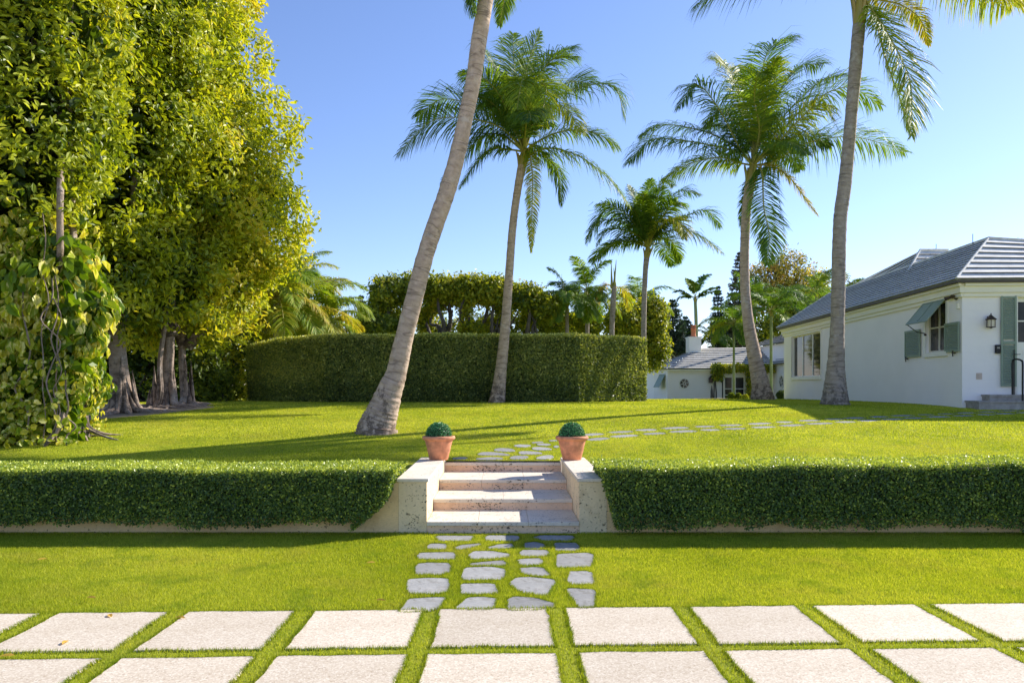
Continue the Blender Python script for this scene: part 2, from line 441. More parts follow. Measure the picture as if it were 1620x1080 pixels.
MASK = []                            # polygons with no grass
def smooth_poly(P, it=2):
    P = np.asarray(P, float)
    for _ in range(it):
        Q = np.roll(P, -1, 0); P = np.stack([.75*P+.25*Q, .25*P+.75*Q], 1).reshape(-1, 2)
    return P
def inside(px_, py_, poly):
    r = np.zeros(len(px_), bool); n = len(poly)
    for i in range(n):
        x1, y1 = poly[i]; x2, y2 = poly[(i+1) % n]
        c = ((y1 > py_) != (y2 > py_)) & (px_ < (x2-x1)*(py_-y1)/((y2-y1)+1e-12)+x1)
        r ^= c
    return r
def prism(name, poly, ztop, thick, mat, label, cat, group, slope=0.0, bev=.012, grow=0.0):
    """flat stone with bevelled rim, its origin at its own centre"""
    P = np.asarray(poly, float)
    if np.sum(P[:, 0]*np.roll(P[:, 1], -1)-np.roll(P[:, 0], -1)*P[:, 1]) < 0: P = P[::-1]
    c = P.mean(0)
    zf = (lambda p, off: np.array([ztop(q[1])+off for q in p])) if callable(ztop) else (lambda p, off: np.full(len(p), ztop+off))
    d = unit(P-c); Pi = P-d*bev
    n = len(P); ms = Msh()
    V = np.vstack([np.c_[Pi, zf(Pi, 0)], np.c_[P, zf(P, -bev)], np.c_[P, zf(P, -thick)]])
    org = (c[0], c[1], float(zf(c[None], -thick)[0]))
    k = np.arange(n); k2 = (k+1) % n
    ms.add(V, k[None, :]); ms.f[-1] = (ms.f[-1][0],)+ms.f[-1][1:]
    ms.add(V, np.stack([n+k, n+k2, k2, k], 1)); ms.add(V, np.stack([2*n+k, 2*n+k2, n+k2, n+k], 1))
    o = ms.build(name, mat, origin=org)
    tag(o, label, cat, group)
    MASK.append(P + d*grow)
    return o

# driveway slabs: pitch 1.075 m, a little skewed to the camera
ROWSLOPE = .035; PITCH = 1.078; GAP = .150
jx = [-.686]                         # x of joint centre at D 6.63, left of the middle slab
ordn = ['first', 'second', 'third', 'fourth', 'fifth', 'sixth', 'seventh', 'eighth', 'ninth', 'tenth', 'eleventh', 'twelfth', 'thirteenth', 'fourteenth', 'fifteenth', 'sixteenth', 'seventeenth', 'eighteenth', 'nineteenth', 'twentieth']
front = 6.665
rows = [(front, 5.625+.06), (5.625-.075, 5.625-.075-.93), (4.47, 3.55)]
vis = {0: list(range(-4, 5))+[5, -5], 1: list(range(-3, 4))+[4, -4], 2: list(range(-3, 4))}
for r, (d1, d0) in enumerate(rows):
    cols = vis[r]
    for q, k in enumerate(cols):
        xa = -.686 + k*PITCH + GAP/2; xb = xa + PITCH - GAP
        def cpt(x, d): return (x - .006*(d-6.63) + (0.0), d + ROWSLOPE*x)
        p = [cpt(xa, d0), cpt(xb, d0), cpt(xb, d1), cpt(xa, d1)]
        p = [(a+rng.normal(0, .006), b+rng.normal(0, .005)) for a, b in p]
        Q = []
        for i in range(4):
            a, b = np.array(p[i]), np.array(p[(i+1) % 4])
            for t in np.linspace(0, 1, 9)[:-1]: Q.append(a+(b-a)*t+rng.normal(0, .005, 2))
        row = ['back row beside the lawn', 'middle row of the drive', 'front row nearest the viewer'][r]
        if q >= len(cols)-2 and r < 2:
            prism('paving_slab', Q, .010, .08, M['slab'], f'cream concrete slab past the {"right" if k > 0 else "left"} end of the {row}', 'paving slab', 'cream concrete slabs of the driveway')
            continue
        prism('paving_slab', Q, .010, .08, M['slab'], f'{ordn[q]} cream square concrete slab from the left in the {row}', 'paving slab', 'cream concrete slabs of the driveway')

# stepping stones between drive and stairs (outlines measured on the photograph, dropped to the ground)
def Z(pts, s, ox, oy): return [(ox+a/s, oy+b/s) for a, b in pts]
LOWER = [
 ('first stone from the left in the row touching the bottom step', [(460,648),(480,642),(645,642),(655,652),(640,664),(480,664)]),
 ('middle stone of three in the row touching the bottom step', [(705,648),(720,640),(870,641),(888,652),(870,665),(715,664)]),
 ('long shaded stone at the right end of the row touching the bottom step', [(940,648),(985,640),(1140,641),(1155,652),(1130,663),(985,663)]),
 ('small leftmost stone in the second row below the steps', [(418,690),(440,680),(520,681),(528,692),(518,703),(425,702)]),
 ('thin slanting sliver stone in the second row below the steps', [(556,698),(590,686),(680,679),(700,684),(650,697),(580,709)]),
 ('middle half shaded stone in the second row below the steps', [(715,695),(770,683),(845,680),(855,692),(835,701),(725,703)]),
 ('small oval shaded stone in the second row below the steps', [(893,688),(905,676),(955,672),(1000,680),(1010,694),(980,704),(905,703)]),
 ('squarish shaded stone at the right of the second row below the steps', [(1042,685),(1055,676),(1155,676),(1172,690),(1180,706),(1140,714),(1055,711)]),
 ('wide low leftmost stone in the third row below the steps', [(368,738),(385,724),(550,722),(570,738),(560,753),(385,753)]),
 ('rounded broad stone second from left in the third row', [(622,735),(650,717),(740,716),(828,728),(826,743),(740,750),(640,752)]),
 ('narrow shaded stone just under the shaded oval stone', [(872,722),(890,710),(1015,711),(1027,724),(1010,738),(885,739)]),
 ('large sunlit rounded square stone at the right edge of the path', [(1058,745),(1070,730),(1215,725),(1243,735),(1243,775),(1225,790),(1070,793),(1056,785)]),
 ('thin flat strip stone second from left in the fourth row', [(630,775),(700,768),(800,762),(818,773),(800,783),(640,784)]),
 ('small pentagonal stone left of the large rounded square one', [(862,762),(880,755),(980,752),(1002,762),(995,778),(900,784),(870,775)]),
 ('rounded leftmost stone in the fourth row below the steps', [(360,800),(375,778),(430,773),(530,775),(545,790),(540,815),(480,827),(370,826)]),
 ('wide six sided stone second from left in the fifth row', [(598,805),(620,797),(740,792),(810,803),(812,835),(780,850),(610,855),(595,845)]),
 ('wedge stone with a pointed right end in the fifth row', [(875,800),(960,795),(1000,800),(1035,830),(980,836),(885,825)]),
 ('small square stone second up at the right edge of the path', [(1112,830),(1125,816),(1200,814),(1240,822),(1252,865),(1240,873),(1125,874),(1110,860)]),
 ('large leftmost rounded stone in the row before the last', [(318,880),(330,855),(420,848),(530,850),(538,880),(530,908),(470,920),(340,918),(322,900)]),
 ('trapezoid stone second from left in the row before the last', [(585,877),(760,874),(780,915),(700,922),(590,920)]),
 ('largest stone of the path with a blunt left point', [(828,875),(860,845),(930,842),(1050,855),(1055,875),(1020,922),(980,927),(880,912)]),
 ('shield shaped stone nearest the drive at the right edge', [(1108,905),(1125,898),(1250,903),(1255,935),(1245,985),(1170,990),(1140,960)]),
 ('slanting leftmost stone in the row beside the driveway', [(285,1003),(335,950),(420,944),(518,942),(490,990),(440,1003),(320,1011)]),
 ('second stone from left in the row beside the driveway', [(555,990),(615,945),(700,940),(765,948),(768,980),(740,995),(620,997)]),
 ('wide third stone from left in the row beside the driveway', [(815,955),(850,938),(960,945),(1055,970),(1055,982),(960,998),(840,1000),(815,985)]),
]
for lab, pts in LOWER:
    P = []
    for x, y in Z(pts, 3.115, 540, 640):
        D = (EYE-.012)*F/(y-611.0); P.append(((x-810)*D/F, D))
    P = np.array(P); c0 = P.mean(0); P[:, 0] = c0[0]+(P[:, 0]-c0[0])*1.04; ym = P[:, 1].max(); hh = ym-P[:, 1].min(); P[:, 1] = ym-(ym-P[:, 1])*(1+.07/hh)
    P = np.stack([P, (P+np.roll(P, -1, 0))/2], 1).reshape(-1, 2)
    P = P+rng.normal(0, .006, P.shape)
    prism('stepping_stone', smooth_poly(P, 1), .008, .07, M['flag'], 'grey flagstone, '+lab, 'stepping stone', 'grey stepping stones below the stairs')
UPPER = [[(425,335),(535,330),(545,345),(430,350)], [(590,340),(700,330),(800,335),(790,350),(600,352)], [(832,335),(870,320),(975,322),(975,338),(930,348),(835,348)],
 [(1020,335),(1080,318),(1145,318),(1160,335),(1120,347),(1025,347)], [(598,310),(640,295),(740,295),(845,312),(840,322),(620,320)], [(895,300),(910,288),(1010,290),(1080,300),(1070,312),(905,314)],
 [(715,280),(760,265),(850,270),(885,285),(870,296),(740,292)], [(985,268),(1020,258),(1100,262),(1150,275),(1130,284),(1010,284)], [(855,250),(900,240),(1000,244),(980,262),(890,262)],
 [(1020,240),(1060,232),(1140,238),(1130,250),(1040,250)], [(985,225),(1080,218),(1080,230),(1000,235)], [(1110,212),(1170,206),(1185,215),(1120,222)], [(1140,255),(1180,245),(1200,262),(1160,266)]]
UL = ['leftmost small stone directly behind the top step', 'second stone from left directly behind the top step', 'third stone from left directly behind the top step', 'rightmost stone directly behind the top step',
 'long left stone in the second row behind the top step', 'right stone in the second row behind the top step', 'left stone in the third row behind the top step', 'right stone in the third row behind the top step',
 'left stone in the fourth row behind the top step', 'right stone in the fourth row behind the top step', 'left stone in the fifth row just left of the right pot rim', 'topmost stone touching the left of the right pot', 'stone peeping out left of the right pot foot']
for lab, pts in zip(UL, UPPER):
    P = [ground_px(x, y)[:2] for x, y in Z(pts, 4.5, 620, 650)]
    prism('stepping_stone', smooth_poly(P, 2), lambda D: float(zt(D))+.014, .06, M['flag'], 'pale flagstone, '+lab, 'stepping stone', 'pale stepping stones on the upper lawn')
# long curved path to the front door
cl = np.array([ground_px(*p)[:2] for p in [(905,697),(940,691),(1000,685.5),(1060,681),(1130,677),(1200,673.5),(1270,669),(1330,665.5),(1400,661.5),(1460,658.5),(1520,656),(1580,653),(1640,650.5)]])
cl = catmull(cl, 200)
L = np.concatenate([[0], np.cumsum(np.linalg.norm(np.diff(cl, axis=0), axis=1))])
for side in (0, 1):
    s = .25 + side*.42; q = 0
    while s < L[-1]-.4:
        w = .60+rng.uniform(-.12, .14)
        c = np.array([np.interp(s, L, cl[:, 0]), np.interp(s, L, cl[:, 1])])
        c2 = np.array([np.interp(s+w, L, cl[:, 0]), np.interp(s+w, L, cl[:, 1])])
        t = unit(c2-c); n = np.array([-t[1], t[0]])
        o = .10 if side else -.46; hh = .38
        P = [c+n*(o+.02), c2+n*o+t*rng.uniform(-.06, .06), c2+n*(o+hh+rng.uniform(-.05, .05)), c+n*(o+hh)+t*rng.uniform(-.08, .08)]
        rowl = 'far' if side else 'near'
        if q < 20:
            lab = f'{ordn[q]} pale stone along the {rowl} row of the long path to the door'
        else:
            lab = f'{ordn[q-20]} pale stone past twenty in the {rowl} row of the door path'
        prism('stepping_stone', smooth_poly(P, 1), lambda D: float(zt(D))+.004, .06, M['flag'], lab, 'stepping stone', 'pale stepping stones on the upper lawn')
        s += w+.17; q += 1

# ---------------------------------------------------------------- steps, cheek walls, low retaining walls
RISE = .157; TD = [10.07, 11.04, 12.04, 13.18]
root = empty('garden_stairs', (-.12, 10.07, 0), 'four coral stone garden steps with pitted nosings between two cheek walls', 'stairs')
for i, D in enumerate(TD):
    ztop = RISE*(i+1); x0, x1 = XL+.003, XR-.003
    ms = Msh(); D2 = (TD[i+1] if i < 3 else D+.45)
    fr = lambda x, y, z: (stair_x(x, y), y, z)
    edges = np.linspace(x0, x1, 4) if i != 0 else np.linspace(x0, x1, 5)
    for a, b in zip(edges[:-1], edges[1:]):
        box(ms, a+.0015, b-.0015, D+.03, D2+.02, ztop-RISE-.02, ztop-.055, fr, 0)
    rs = part(ms, 'riser', M['coral_riser'], root)
    ms = Msh()
    tx = np.linspace(x0, x1, 3 if i % 2 else 4)
    for a, b in zip(tx[:-1], tx[1:]):
        box(ms, a+.0012, b-.0012, D, D2+.04, ztop-.054, ztop, fr, 0)
    bevel(part(ms, 'tread', M['coral_tread'], root), .006)
# cheek walls
CZ = .72
def cheek(name, xin, xout, label):
    root = empty(name, (stair_x((xin+xout)/2, 11.5), 11.5, 0), label, 'wall')
    fr = lambda x, y, z: (stair_x(x, y), y, z)
    a, b = min(xin, xout), max(xin, xout)
    ms = Msh(); box(ms, a, b, WALL_D, 13.1, -.05, CZ-.045, fr); part(ms, 'wall_body', M['coral'], root)
    ms = Msh(); e = .022
    for d0, d1 in ((WALL_D-e, 11.05), (11.053, 12.05), (12.053, 13.12)):
        box(ms, a-e, b+e, d0, d1, CZ-.044, CZ, fr)
    bevel(part(ms, 'coping', M['coral_tread'], root), .006)
cheek('cheek_wall', XL, XL-.37, 'pale coral stone cheek wall with coping left of the garden steps')
cheek('cheek_wall', XR, XR+.36, 'pale coral stone cheek wall with coping right of the garden steps')
def retaining(x0, x1, label):
    root = empty('retaining_wall', ((x0+x1)/2, WALL_D, 0), label, 'wall')
    ms = Msh(); xs = np.linspace(x0, x1, 11)
    for a, b in zip(xs[:-1], xs[1:]): box(ms, a+.001, b-.001, WALL_D+.003, WALL_D+.26, -.05, .67)
    part(ms, 'wall_face', M['stuccotan'], root)
retaining(-11, XL-.372, 'low tan coral wall showing under the left clipped hedge')
retaining(XR+.362, 11, 'low tan coral wall showing under the right clipped hedge')

# ---------------------------------------------------------------- leaf scattering
def leaf_batch(ms, P, Nn, Dr, L, W, tint, fold=.25, hexa=True, mat=0, curl=0.0):
    """P base points, Nn leaf normals, Dr leaf directions (unit), L lengths, W widths"""
    n = len(P); Dr = unit(Dr); Nn = unit(Nn - np.sum(Nn*Dr, 1, keepdims=True)*Dr); S = np.cross(Dr, Nn)
    L = np.broadcast_to(L, (n,))[:, None]; W = np.broadcast_to(W, (n,))[:, None]
    if hexa:
        up = Nn*W*fold
        V = np.stack([P, P+Dr*L*.3+S*W*.46+up, P+Dr*L*.68+S*W*.42+up, P+Dr*L-Nn*L*curl, P+Dr*L*.68-S*W*.42+up, P+Dr*L*.3-S*W*.46+up], 1)
        b = np.arange(n)[:, None]*6
        Fc = np.concatenate([b+np.array([0, 1, 2, 3]), b+np.array([0, 3, 4, 5])])
        ms.add(V.reshape(-1, 3), Fc, np.concatenate([tint, tint]), mat)
    else:
        up = Nn*W*fold
        V = np.stack([P, P+Dr*L*.5+S*W*.5+up, P+Dr*L, P+Dr*L*.5-S*W*.5+up], 1)
        b = np.arange(n)[:, None]*4
        Fc = np.concatenate([b+np.array([0, 1, 2]), b+np.array([0, 2, 3])])
        ms.add(V.reshape(-1, 3), Fc, np.concatenate([tint, tint]), mat)
def rnd_unit(n):
    return unit(rng.normal(0, 1, (n, 3)))
def surf_leaves(ms, P, Nrm, L, tint, wr=.6, spread=.9, hexa=False, droop=0.0):
    n = len(P)
    Nn = unit(Nrm + rnd_unit(n)*spread)
    Dr = rnd_unit(n) + np.array([0, 0, -droop])
    Ls = L*rng.uniform(.6, 1.3, n)
    leaf_batch(ms, P, Nn, Dr, Ls, Ls*wr, tint, .2, hexa)

def wob(a, b, sc_, seed=0):
    r = np.sin(a*sc_+seed)*.5+np.sin(b*sc_*1.7+seed*2+1)*.3+np.sin((a+b)*sc_*2.9+seed*3)*.2
    return r

# low clipped hedges
def low_hedge(x0, x1, ztop0, ztop1, sign, label, inner):
    """inner: the x of the end beside the cheek wall; sign +1 when the hedge extends to +x"""
    zt_ = lambda x: ztop0+(ztop1-ztop0)*(x-x0)/(x1-x0)+.012*np.sin(x*2.1)+.008*np.sin(x*5.3)
    DF, DB = 9.84, 10.95
    if sign < 0: end = lambda z: inner - np.interp(z, [0, .12, .25, .42, .55, .9], [.62, .50, .33, .14, .07, 0.0])
    else: end = lambda z: inner + np.interp(z, [0, .12, .9], [.25, .22, 0.0])
    root = empty('clipped_hedge', (inner+sign*3, 10.4, 0), label, 'hedge')
    # twig core
    ms = Msh(); nx = 60; xs = np.linspace(0, 1, nx)
    rings = []
    far = x0 if sign < 0 else x1
    for t in xs:
        r = []
        for (d, z) in ((DF+.09, .24), (DF+.06, .5), (DF+.07, -1), (DB-.05, -1), (DB-.05, .24)):
            e = end(.5 if z < 0 else z) - (-sign)*(-.06) if False else end(.85 if z < 0 else z)
            e = e + sign*.07
            x = e+(far-e)*t
            zz = zt_(x)-.05 if z < 0 else z
            r.append((x, d+rng.normal(0, .012), zz+rng.normal(0, .01)))
        rings.append(r)
    V = np.array(rings).reshape(-1, 3); k = 5
    Fc = [(i*k+j, i*k+(j+1) % k, (i+1)*k+(j+1) % k, (i+1)*k+j) for i in range(nx-1) for j in range(k)]
    ms.add(V, Fc); ms.add(V[:k], np.arange(k)[None, :]); ms.add(V[-k:], np.arange(k)[None, ::-1])
    part(ms, 'twigs', M['hedge_core'], root)
    ms = Msh()
    # front face
    n = 52000
    x = rng.uniform(x0-.6, x1+.6, n); z = rng.uniform(0.0, 1, n)
    zb = (.165 if sign < 0 else .125) + .05*wob(x, x*.3, 2.3, 1)+.035*wob(x, x, 7.1, 2) + rng.normal(0, .012, n)
    z = zb+(zt_(x)-zb)*z**.97
    ok = ((x < end(z)) if sign < 0 else (x > end(z))) & (x > x0) & (x < x1)
    x, z = x[ok], z[ok]; m = len(x)
    dd = DF + .018*wob(x, z, 4.0) + np.abs(rng.normal(0, .035, m)) - .012
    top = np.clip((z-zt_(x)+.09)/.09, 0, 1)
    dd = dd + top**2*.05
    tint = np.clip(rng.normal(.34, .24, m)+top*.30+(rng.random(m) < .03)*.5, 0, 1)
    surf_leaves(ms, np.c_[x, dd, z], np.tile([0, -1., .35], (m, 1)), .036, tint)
    # top
    n = 26000
    x = rng.uniform(x0, x1, n); d = rng.uniform(DF+.01, DB, n); ok = (x < inner+.03) if sign < 0 else (x > inner-.03)
    x, d = x[ok], d[ok]; m = len(x)
    z = zt_(x)-np.abs(rng.normal(0, .022, m))+.008 - np.clip(.06-(d-DF), 0, 1)**2*8
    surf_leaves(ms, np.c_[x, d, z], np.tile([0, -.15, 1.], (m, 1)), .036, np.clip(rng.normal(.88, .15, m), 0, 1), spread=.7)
    # sprigs
    n = 900; x = rng.uniform(x0, x1, n); d = rng.uniform(DF, DB, n); ok = (x < inner) if sign < 0 else (x > inner)
    x, d = x[ok], d[ok]; m = len(x)
    surf_leaves(ms, np.c_[x, d, zt_(x)+rng.uniform(.0, .03, m)], np.tile([0, -1., .3], (m, 1)), .04, np.clip(rng.normal(.8, .15, m), 0, 1))
    # end face beside the stairs
    n = 7000; z = rng.uniform(.1, 1, n)*.88; d = rng.uniform(DF, DB, n)
    x = end(z) - sign*(-1)*0 + sign*np.abs(rng.normal(0, .03, n))
    z = np.minimum(z, zt_(x))
    surf_leaves(ms, np.c_[x, d, z], np.tile([-sign*1., 0, .3], (n, 1)), .036, np.clip(rng.normal(.5, .22, n), 0, 1))
    part(ms, 'leaves', M['hedge_leaf'], root)
low_hedge(-8.2, -1.42, .86, .85, -1, 'long dark clipped hedge left of the garden steps above a tan wall', -1.51)
low_hedge(1.10, 8.2, .885, .945, 1, 'long dark clipped hedge right of the garden steps with pale top growth', 1.13)

# potted topiary
def pot(x, D, z, label):
    root = empty('potted_topiary', (x, D, z), label, 'potted plant', 'terracotta pots with clipped balls')
    ms = Msh(); s = 1.0
    prof = [(0, 0), (.148, 0), (.155, .01), (.178, .11), (.182, .118), (.183, .128), (.19, .15), (.198, .20), (.228, .315), (.228, .33), (.205, .33), (.20, .30), (0, .30)]
    lathe(ms, [(a, b+z) for a, b in prof], x, D, 40); part(ms, 'pot', M['terracotta'], root)
    ms = Msh(); prof = [(.226, .318), (.240, .322), (.252, .332), (.270, .345), (.274, .362), (.268, .380), (.256, .392), (.238, .394), (.226, .386), (.222, .36), (.222, .322)]
    lathe(ms, [(a, b+z) for a, b in prof], x, D, 40); part(ms, 'rim', M['terracotta'], root)
    ms = Msh(); lathe(ms, [(0, z+.352), (.22, z+.352)], x, D, 24); part(ms, 'soil', M['pot_soil'], root)
    ms = Msh(); n = 5200; u = rnd_unit(n); R = .205+rng.normal(0, .006, n)
    c = np.array([x, D, z+.40])
    P = c+u*R[:, None]*np.array([1, 1, 1.02])
    surf_leaves(ms, P, u, .021, np.clip(rng.normal(.45, .28, n), 0, 1), .6, .8)
    th = np.linspace(0, np.pi, 12); lathe(ms, [(np.sin(t)*.195, z+.40-np.cos(t)*.195) for t in th], x, D, 24, 1)
    part(ms, 'clipped_ball', [M['topiary'], M['hedge_core']], root)
pot(-1.212, 12.72, CZ, 'terracotta pot with green clipped ball on the left cheek wall')
pot(.992, 12.72, CZ, 'terracotta pot with green clipped ball on the right cheek wall')

# tall hedge
def tall_hedge():
    root = empty('tall_hedge', (-3, 29, 1.3), 'tall square clipped hedge wall behind the coconut palms', 'hedge')
    path = [(-10.75, 31.2), (-8.9, 29.3), (-6.8, 28.1), (2.42, 28.0), (5.50, 31.6), (5.9, 42)]
    tops = [3.56, 3.72, 3.80, 3.80, 3.88, 3.88]
    thick = 1.3
    core = Msh(); ms = Msh()
    for i in range(len(path)-1):
        a, b = np.array(path[i]), np.array(path[i+1]); Lg = np.linalg.norm(b-a); t = (b-a)/Lg; nrm = np.array([t[1], -t[0]])
        za, zb = tops[i], tops[i+1]
        ia = a - nrm*.10; ib = b - nrm*.10; ja = a - nrm*thick; jb = b-nrm*thick
        gz = lambda p: float(zt(p[1]))-.3
        V = [(*ia, gz(ia)), (*ib, gz(ib)), (*ib, zb-.08), (*ia, za-.08), (*ja, gz(ja)), (*jb, gz(jb)), (*jb, zb-.08), (*ja, za-.08)]
        core.add(V, [[0, 1, 2, 3], [5, 4, 7, 6], [3, 2, 6, 7], [4, 0, 3, 7], [1, 5, 6, 2]])
        if i == len(path)-2: dens = 500
        else: dens = 2300
        n = int(Lg*2.6*dens)
        s = rng.uniform(0, Lg, n); u = rng.random(n)
        p = a+np.outer(s, t); zg = zt(p[:, 1]); ztp = za+(zb-za)*s/Lg+.03*wob(s, s, 1.3, i)
        z = zg+.02+(ztp-zg)*u
        off = np.abs(rng.normal(0, .07, n))-.03-.05*wob(s, z, 1.1, i)
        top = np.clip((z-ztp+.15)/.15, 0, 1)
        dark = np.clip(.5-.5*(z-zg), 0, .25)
        P = np.c_[p[:, 0]-nrm[0]*off, p[:, 1]-nrm[1]*off, z]
        fac = .10 if i < 2 else 0
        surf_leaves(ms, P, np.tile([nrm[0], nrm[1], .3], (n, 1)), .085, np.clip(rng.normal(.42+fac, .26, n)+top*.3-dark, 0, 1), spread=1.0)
        n = int(Lg*thick*(700 if i < 4 else 200)); s = rng.uniform(0, Lg, n); w = rng.uniform(0, thick, n); p = a+np.outer(s, t)-np.outer(w, nrm)
        z = za+(zb-za)*s/Lg-np.abs(rng.normal(0, .04, n))+.04+.03*wob(s, s, 1.3, i)
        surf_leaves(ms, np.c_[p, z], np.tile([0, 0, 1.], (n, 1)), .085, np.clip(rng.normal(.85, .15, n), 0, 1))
    part(core, 'twigs', M['hedge_core'], root)
    part(ms, 'leaves', M['tall_leaf'], root)
tall_hedge()
# ---------------------------------------------------------------- palms
def trunk_px(ms, spec, D, seg=18, mat=0, Ds=None, ring=.012, sink=.25):
    """spec: (x, y, width) along the trunk"""
    P = np.array([px(x, y, D if Ds is None else Ds[i]) for i, (x, y, w) in enumerate(spec)])
    R = np.array([w*(D if Ds is None else Ds[i])/F/2 for i, (x, y, w) in enumerate(spec)])
    L = np.linalg.norm(np.diff(P, axis=0), axis=1).sum()
    n = max(30, int(L/.07))
    Q = catmull(P, n); Rr = np.interp(np.linspace(0, 1, n), np.linspace(0, 1, len(R)), R)
    t = np.arange(n)
    Rr = Rr*(1+ring*np.sin(t*1.9)+rng.normal(0, .012, n))
    d0 = Q[0]-Q[1]; Q = np.vstack([Q[0]+unit(d0)*sink, Q]); Rr = np.r_[Rr[0]*1.04, Rr]
    tube(ms, Q, Rr, seg, mat, .5, True, .012)
    return Q

def frond(P, tint, nleaf=54, leafL=None, width=.05, side=None, droop=1.0, petiole=.16, rach=.035, twist=0.0, spread=1.0, segs=2):
    """P: rachis points in world space. leaflets stand on both sides and hang by gravity"""
    nleaf = int(nleaf*2.2); width = width*.64
    ms = Msh()
    R = catmull(P, 26)
    L = np.linalg.norm(np.diff(R, axis=0), axis=1).sum()
    if leafL is None: leafL = L*.30
    tube(ms, R, np.linspace(rach, rach*.15, len(R)), 6, 1, np.clip(tint*.5+.3, 0, 1), False)
    T = np.gradient(R, axis=0); T = unit(T)
    if side is None:
        h = R[-1]-R[0]; h[2] = 0
        if np.linalg.norm(h) < .12*L: h = np.array([math.cos(twist*7), math.sin(twist*7), 0])
        h = unit(h); side = np.array([-h[1], h[0], 0])
    S0 = unit(side - np.sum(side*T, 1, keepdims=True)*T)
    Up = np.cross(T, S0); sg = np.sign(Up[:, 2].mean()) or 1; 
    if sg < 0: Up = -Up
    c, s_ = math.cos(twist), math.sin(twist)
    S1 = c*S0+s_*Up; U1 = -s_*S0+c*Up
    for sgn in (1, -1):
        t = petiole+(1-petiole)*(np.linspace(0, 1, nleaf)+rng.uniform(-.4, .4, nleaf)/nleaf); t = np.clip(t, 0, .999)
        idx = t*(len(R)-1); i0 = idx.astype(int); f = (idx-i0)[:, None]; i1 = np.minimum(i0+1, len(R)-1)
        ip = lambda A: A[i0]*(1-f)+A[i1]*f
        B, Tt, Ss, Uu = ip(R), unit(ip(T)), ip(S1)*sgn, ip(U1)
        q = (t-petiole)/(1-petiole)
        ll = leafL*np.clip(np.sin(np.pi*np.clip(q*.86+.14, 0, 1))**.6, .2, 1)*rng.uniform(.82, 1.12, nleaf)
        fwd = (.35+1.0*q**1.5)[:, None]
        d0 = unit(Ss*spread+Tt*fwd+Uu*rng.uniform(-.05, .45, nleaf)[:, None]+rng.normal(0, .09, (nleaf, 3)))
        g = np.array([0, 0, -1.])
        dr = droop*rng.uniform(.7, 1.25, nleaf)[:, None]
        d1 = unit(d0+g*.42*dr); d2 = unit(d0*.75+g*.95*dr); 
        w = np.cross(d0, Uu); w = unit(w+rng.normal(0, .2, w.shape))*width*.5
        l = ll[:, None]
        p0 = B; p1 = p0+unit(d0+g*.12*dr)*l*.34; p2 = p1+d1*l*.36; p3 = p2+d2*l*.32
        V = np.stack([p0-w*.5, p0+w*.5, p1-w, p1+w, p2-w*.75, p2+w*.75, p3], 1).reshape(-1, 3)
        b = np.arange(nleaf)[:, None]*7
        tt = np.clip(tint+rng.normal(0, .07, nleaf), 0, 1)
        ms.add(V, np.concatenate([b+np.array([0, 1, 3, 2]), b+np.array([2, 3, 5, 4])]), np.concatenate([tt, tt]), 0)
        ms.add(V, b+np.array([4, 5, 6]), tt, 0)
    return ms

FR_MATS = lambda: [M['palm_leaf'], M['petiole']]
def palm(label, D, trunk, crown, fronds, extra=0, flen=3.2, barkkey='palm_trunk', group='coconut palms', name='coconut_palm', width=.05, nleaf=54, Ds=None, dcrown=None, zoff=0, droop=1.0, cat='palm tree', shaft=True, zrange=(-.5, 1.2), etint=.38):
    dc = dcrown or D
    base = px(trunk[0][0], trunk[0][1], D if Ds is None else Ds[0])
    root = empty(name, base, label, cat, group)
    ms = Msh(); trunk_px(ms, trunk, D, Ds=Ds); part(ms, 'trunk', M[barkkey], root)
    c = px(crown[0], crown[1], dc)
    if shaft:
        ms = Msh(); r = trunk[-1][2]*dc/F/2*.8; s = flen/4.2
        top = px(trunk[-1][0], trunk[-1][1], dc)
        ax = c-top; 
        if np.linalg.norm(ax) < .1: ax = np.array([0, 0, .3])
        tube(ms, [top-ax*.15, top+ax*.1, top+ax*.5, top+ax*.9, top+ax*1.3], [r*.95, r*1.25, r*1.35, r*.9, r*.3], 14, 0, .75, True, .05)
        for k in range(7):          # leaf bases wrapping the crown shaft
            a = k*2.4; dv = np.array([math.cos(a), math.sin(a), 0])
            tube(ms, [top+dv*r*.8, top+ax*.5+dv*r*1.35, top+ax*1.0+dv*r*2.2], [r*.45, r*.36, r*.2], 7, 0, rng.uniform(.3, .95))
        part(ms, 'crown_shaft', M['petiole'], root)
    i = 0
    for fr in fronds:
        pts, off, tint = fr[0], fr[1], fr[2]
        kw = fr[3] if len(fr) > 3 else {}
        n = len(pts)+1; P = [c]
        for k, (x, y) in enumerate(pts):
            u = (k+1)/(n-1); P.append(px(x, y, dc+off*u**1.2))
        P[0] = c+unit(P[1]-c)*.05
        k2 = dict(nleaf=nleaf, width=width, twist=rng.uniform(-.35, .35), droop=droop, rach=flen*.011); k2.update(kw)
        part(frond(np.array(P), tint, **k2), 'frond', FR_MATS(), root); i += 1
    for k in range(extra):
        a = k*2.39996+rng.uniform(-.3, .3); el = rng.uniform(*zrange)
        h = np.array([math.cos(a), math.sin(a), 0]); Lf = flen*rng.uniform(.8, 1.08)
        d0 = h*math.cos(el)+np.array([0, 0, math.sin(el)])
        P = [c]; cur = c.copy(); d = d0.copy()
        for q in range(5):
            cur = cur+unit(d)*Lf/5; P.append(cur.copy()); d = unit(d)+np.array([0, 0, -.30-.1*q*(1-.4*math.sin(el))])*.8
        part(frond(np.array(P), float(np.clip(etint-.1*math.sin(el)+rng.normal(0, .09), .1, .85)), nleaf=nleaf, width=width, twist=rng.uniform(-.3, .3), droop=droop, rach=flen*.011), 'frond', FR_MATS(), root)
    return root

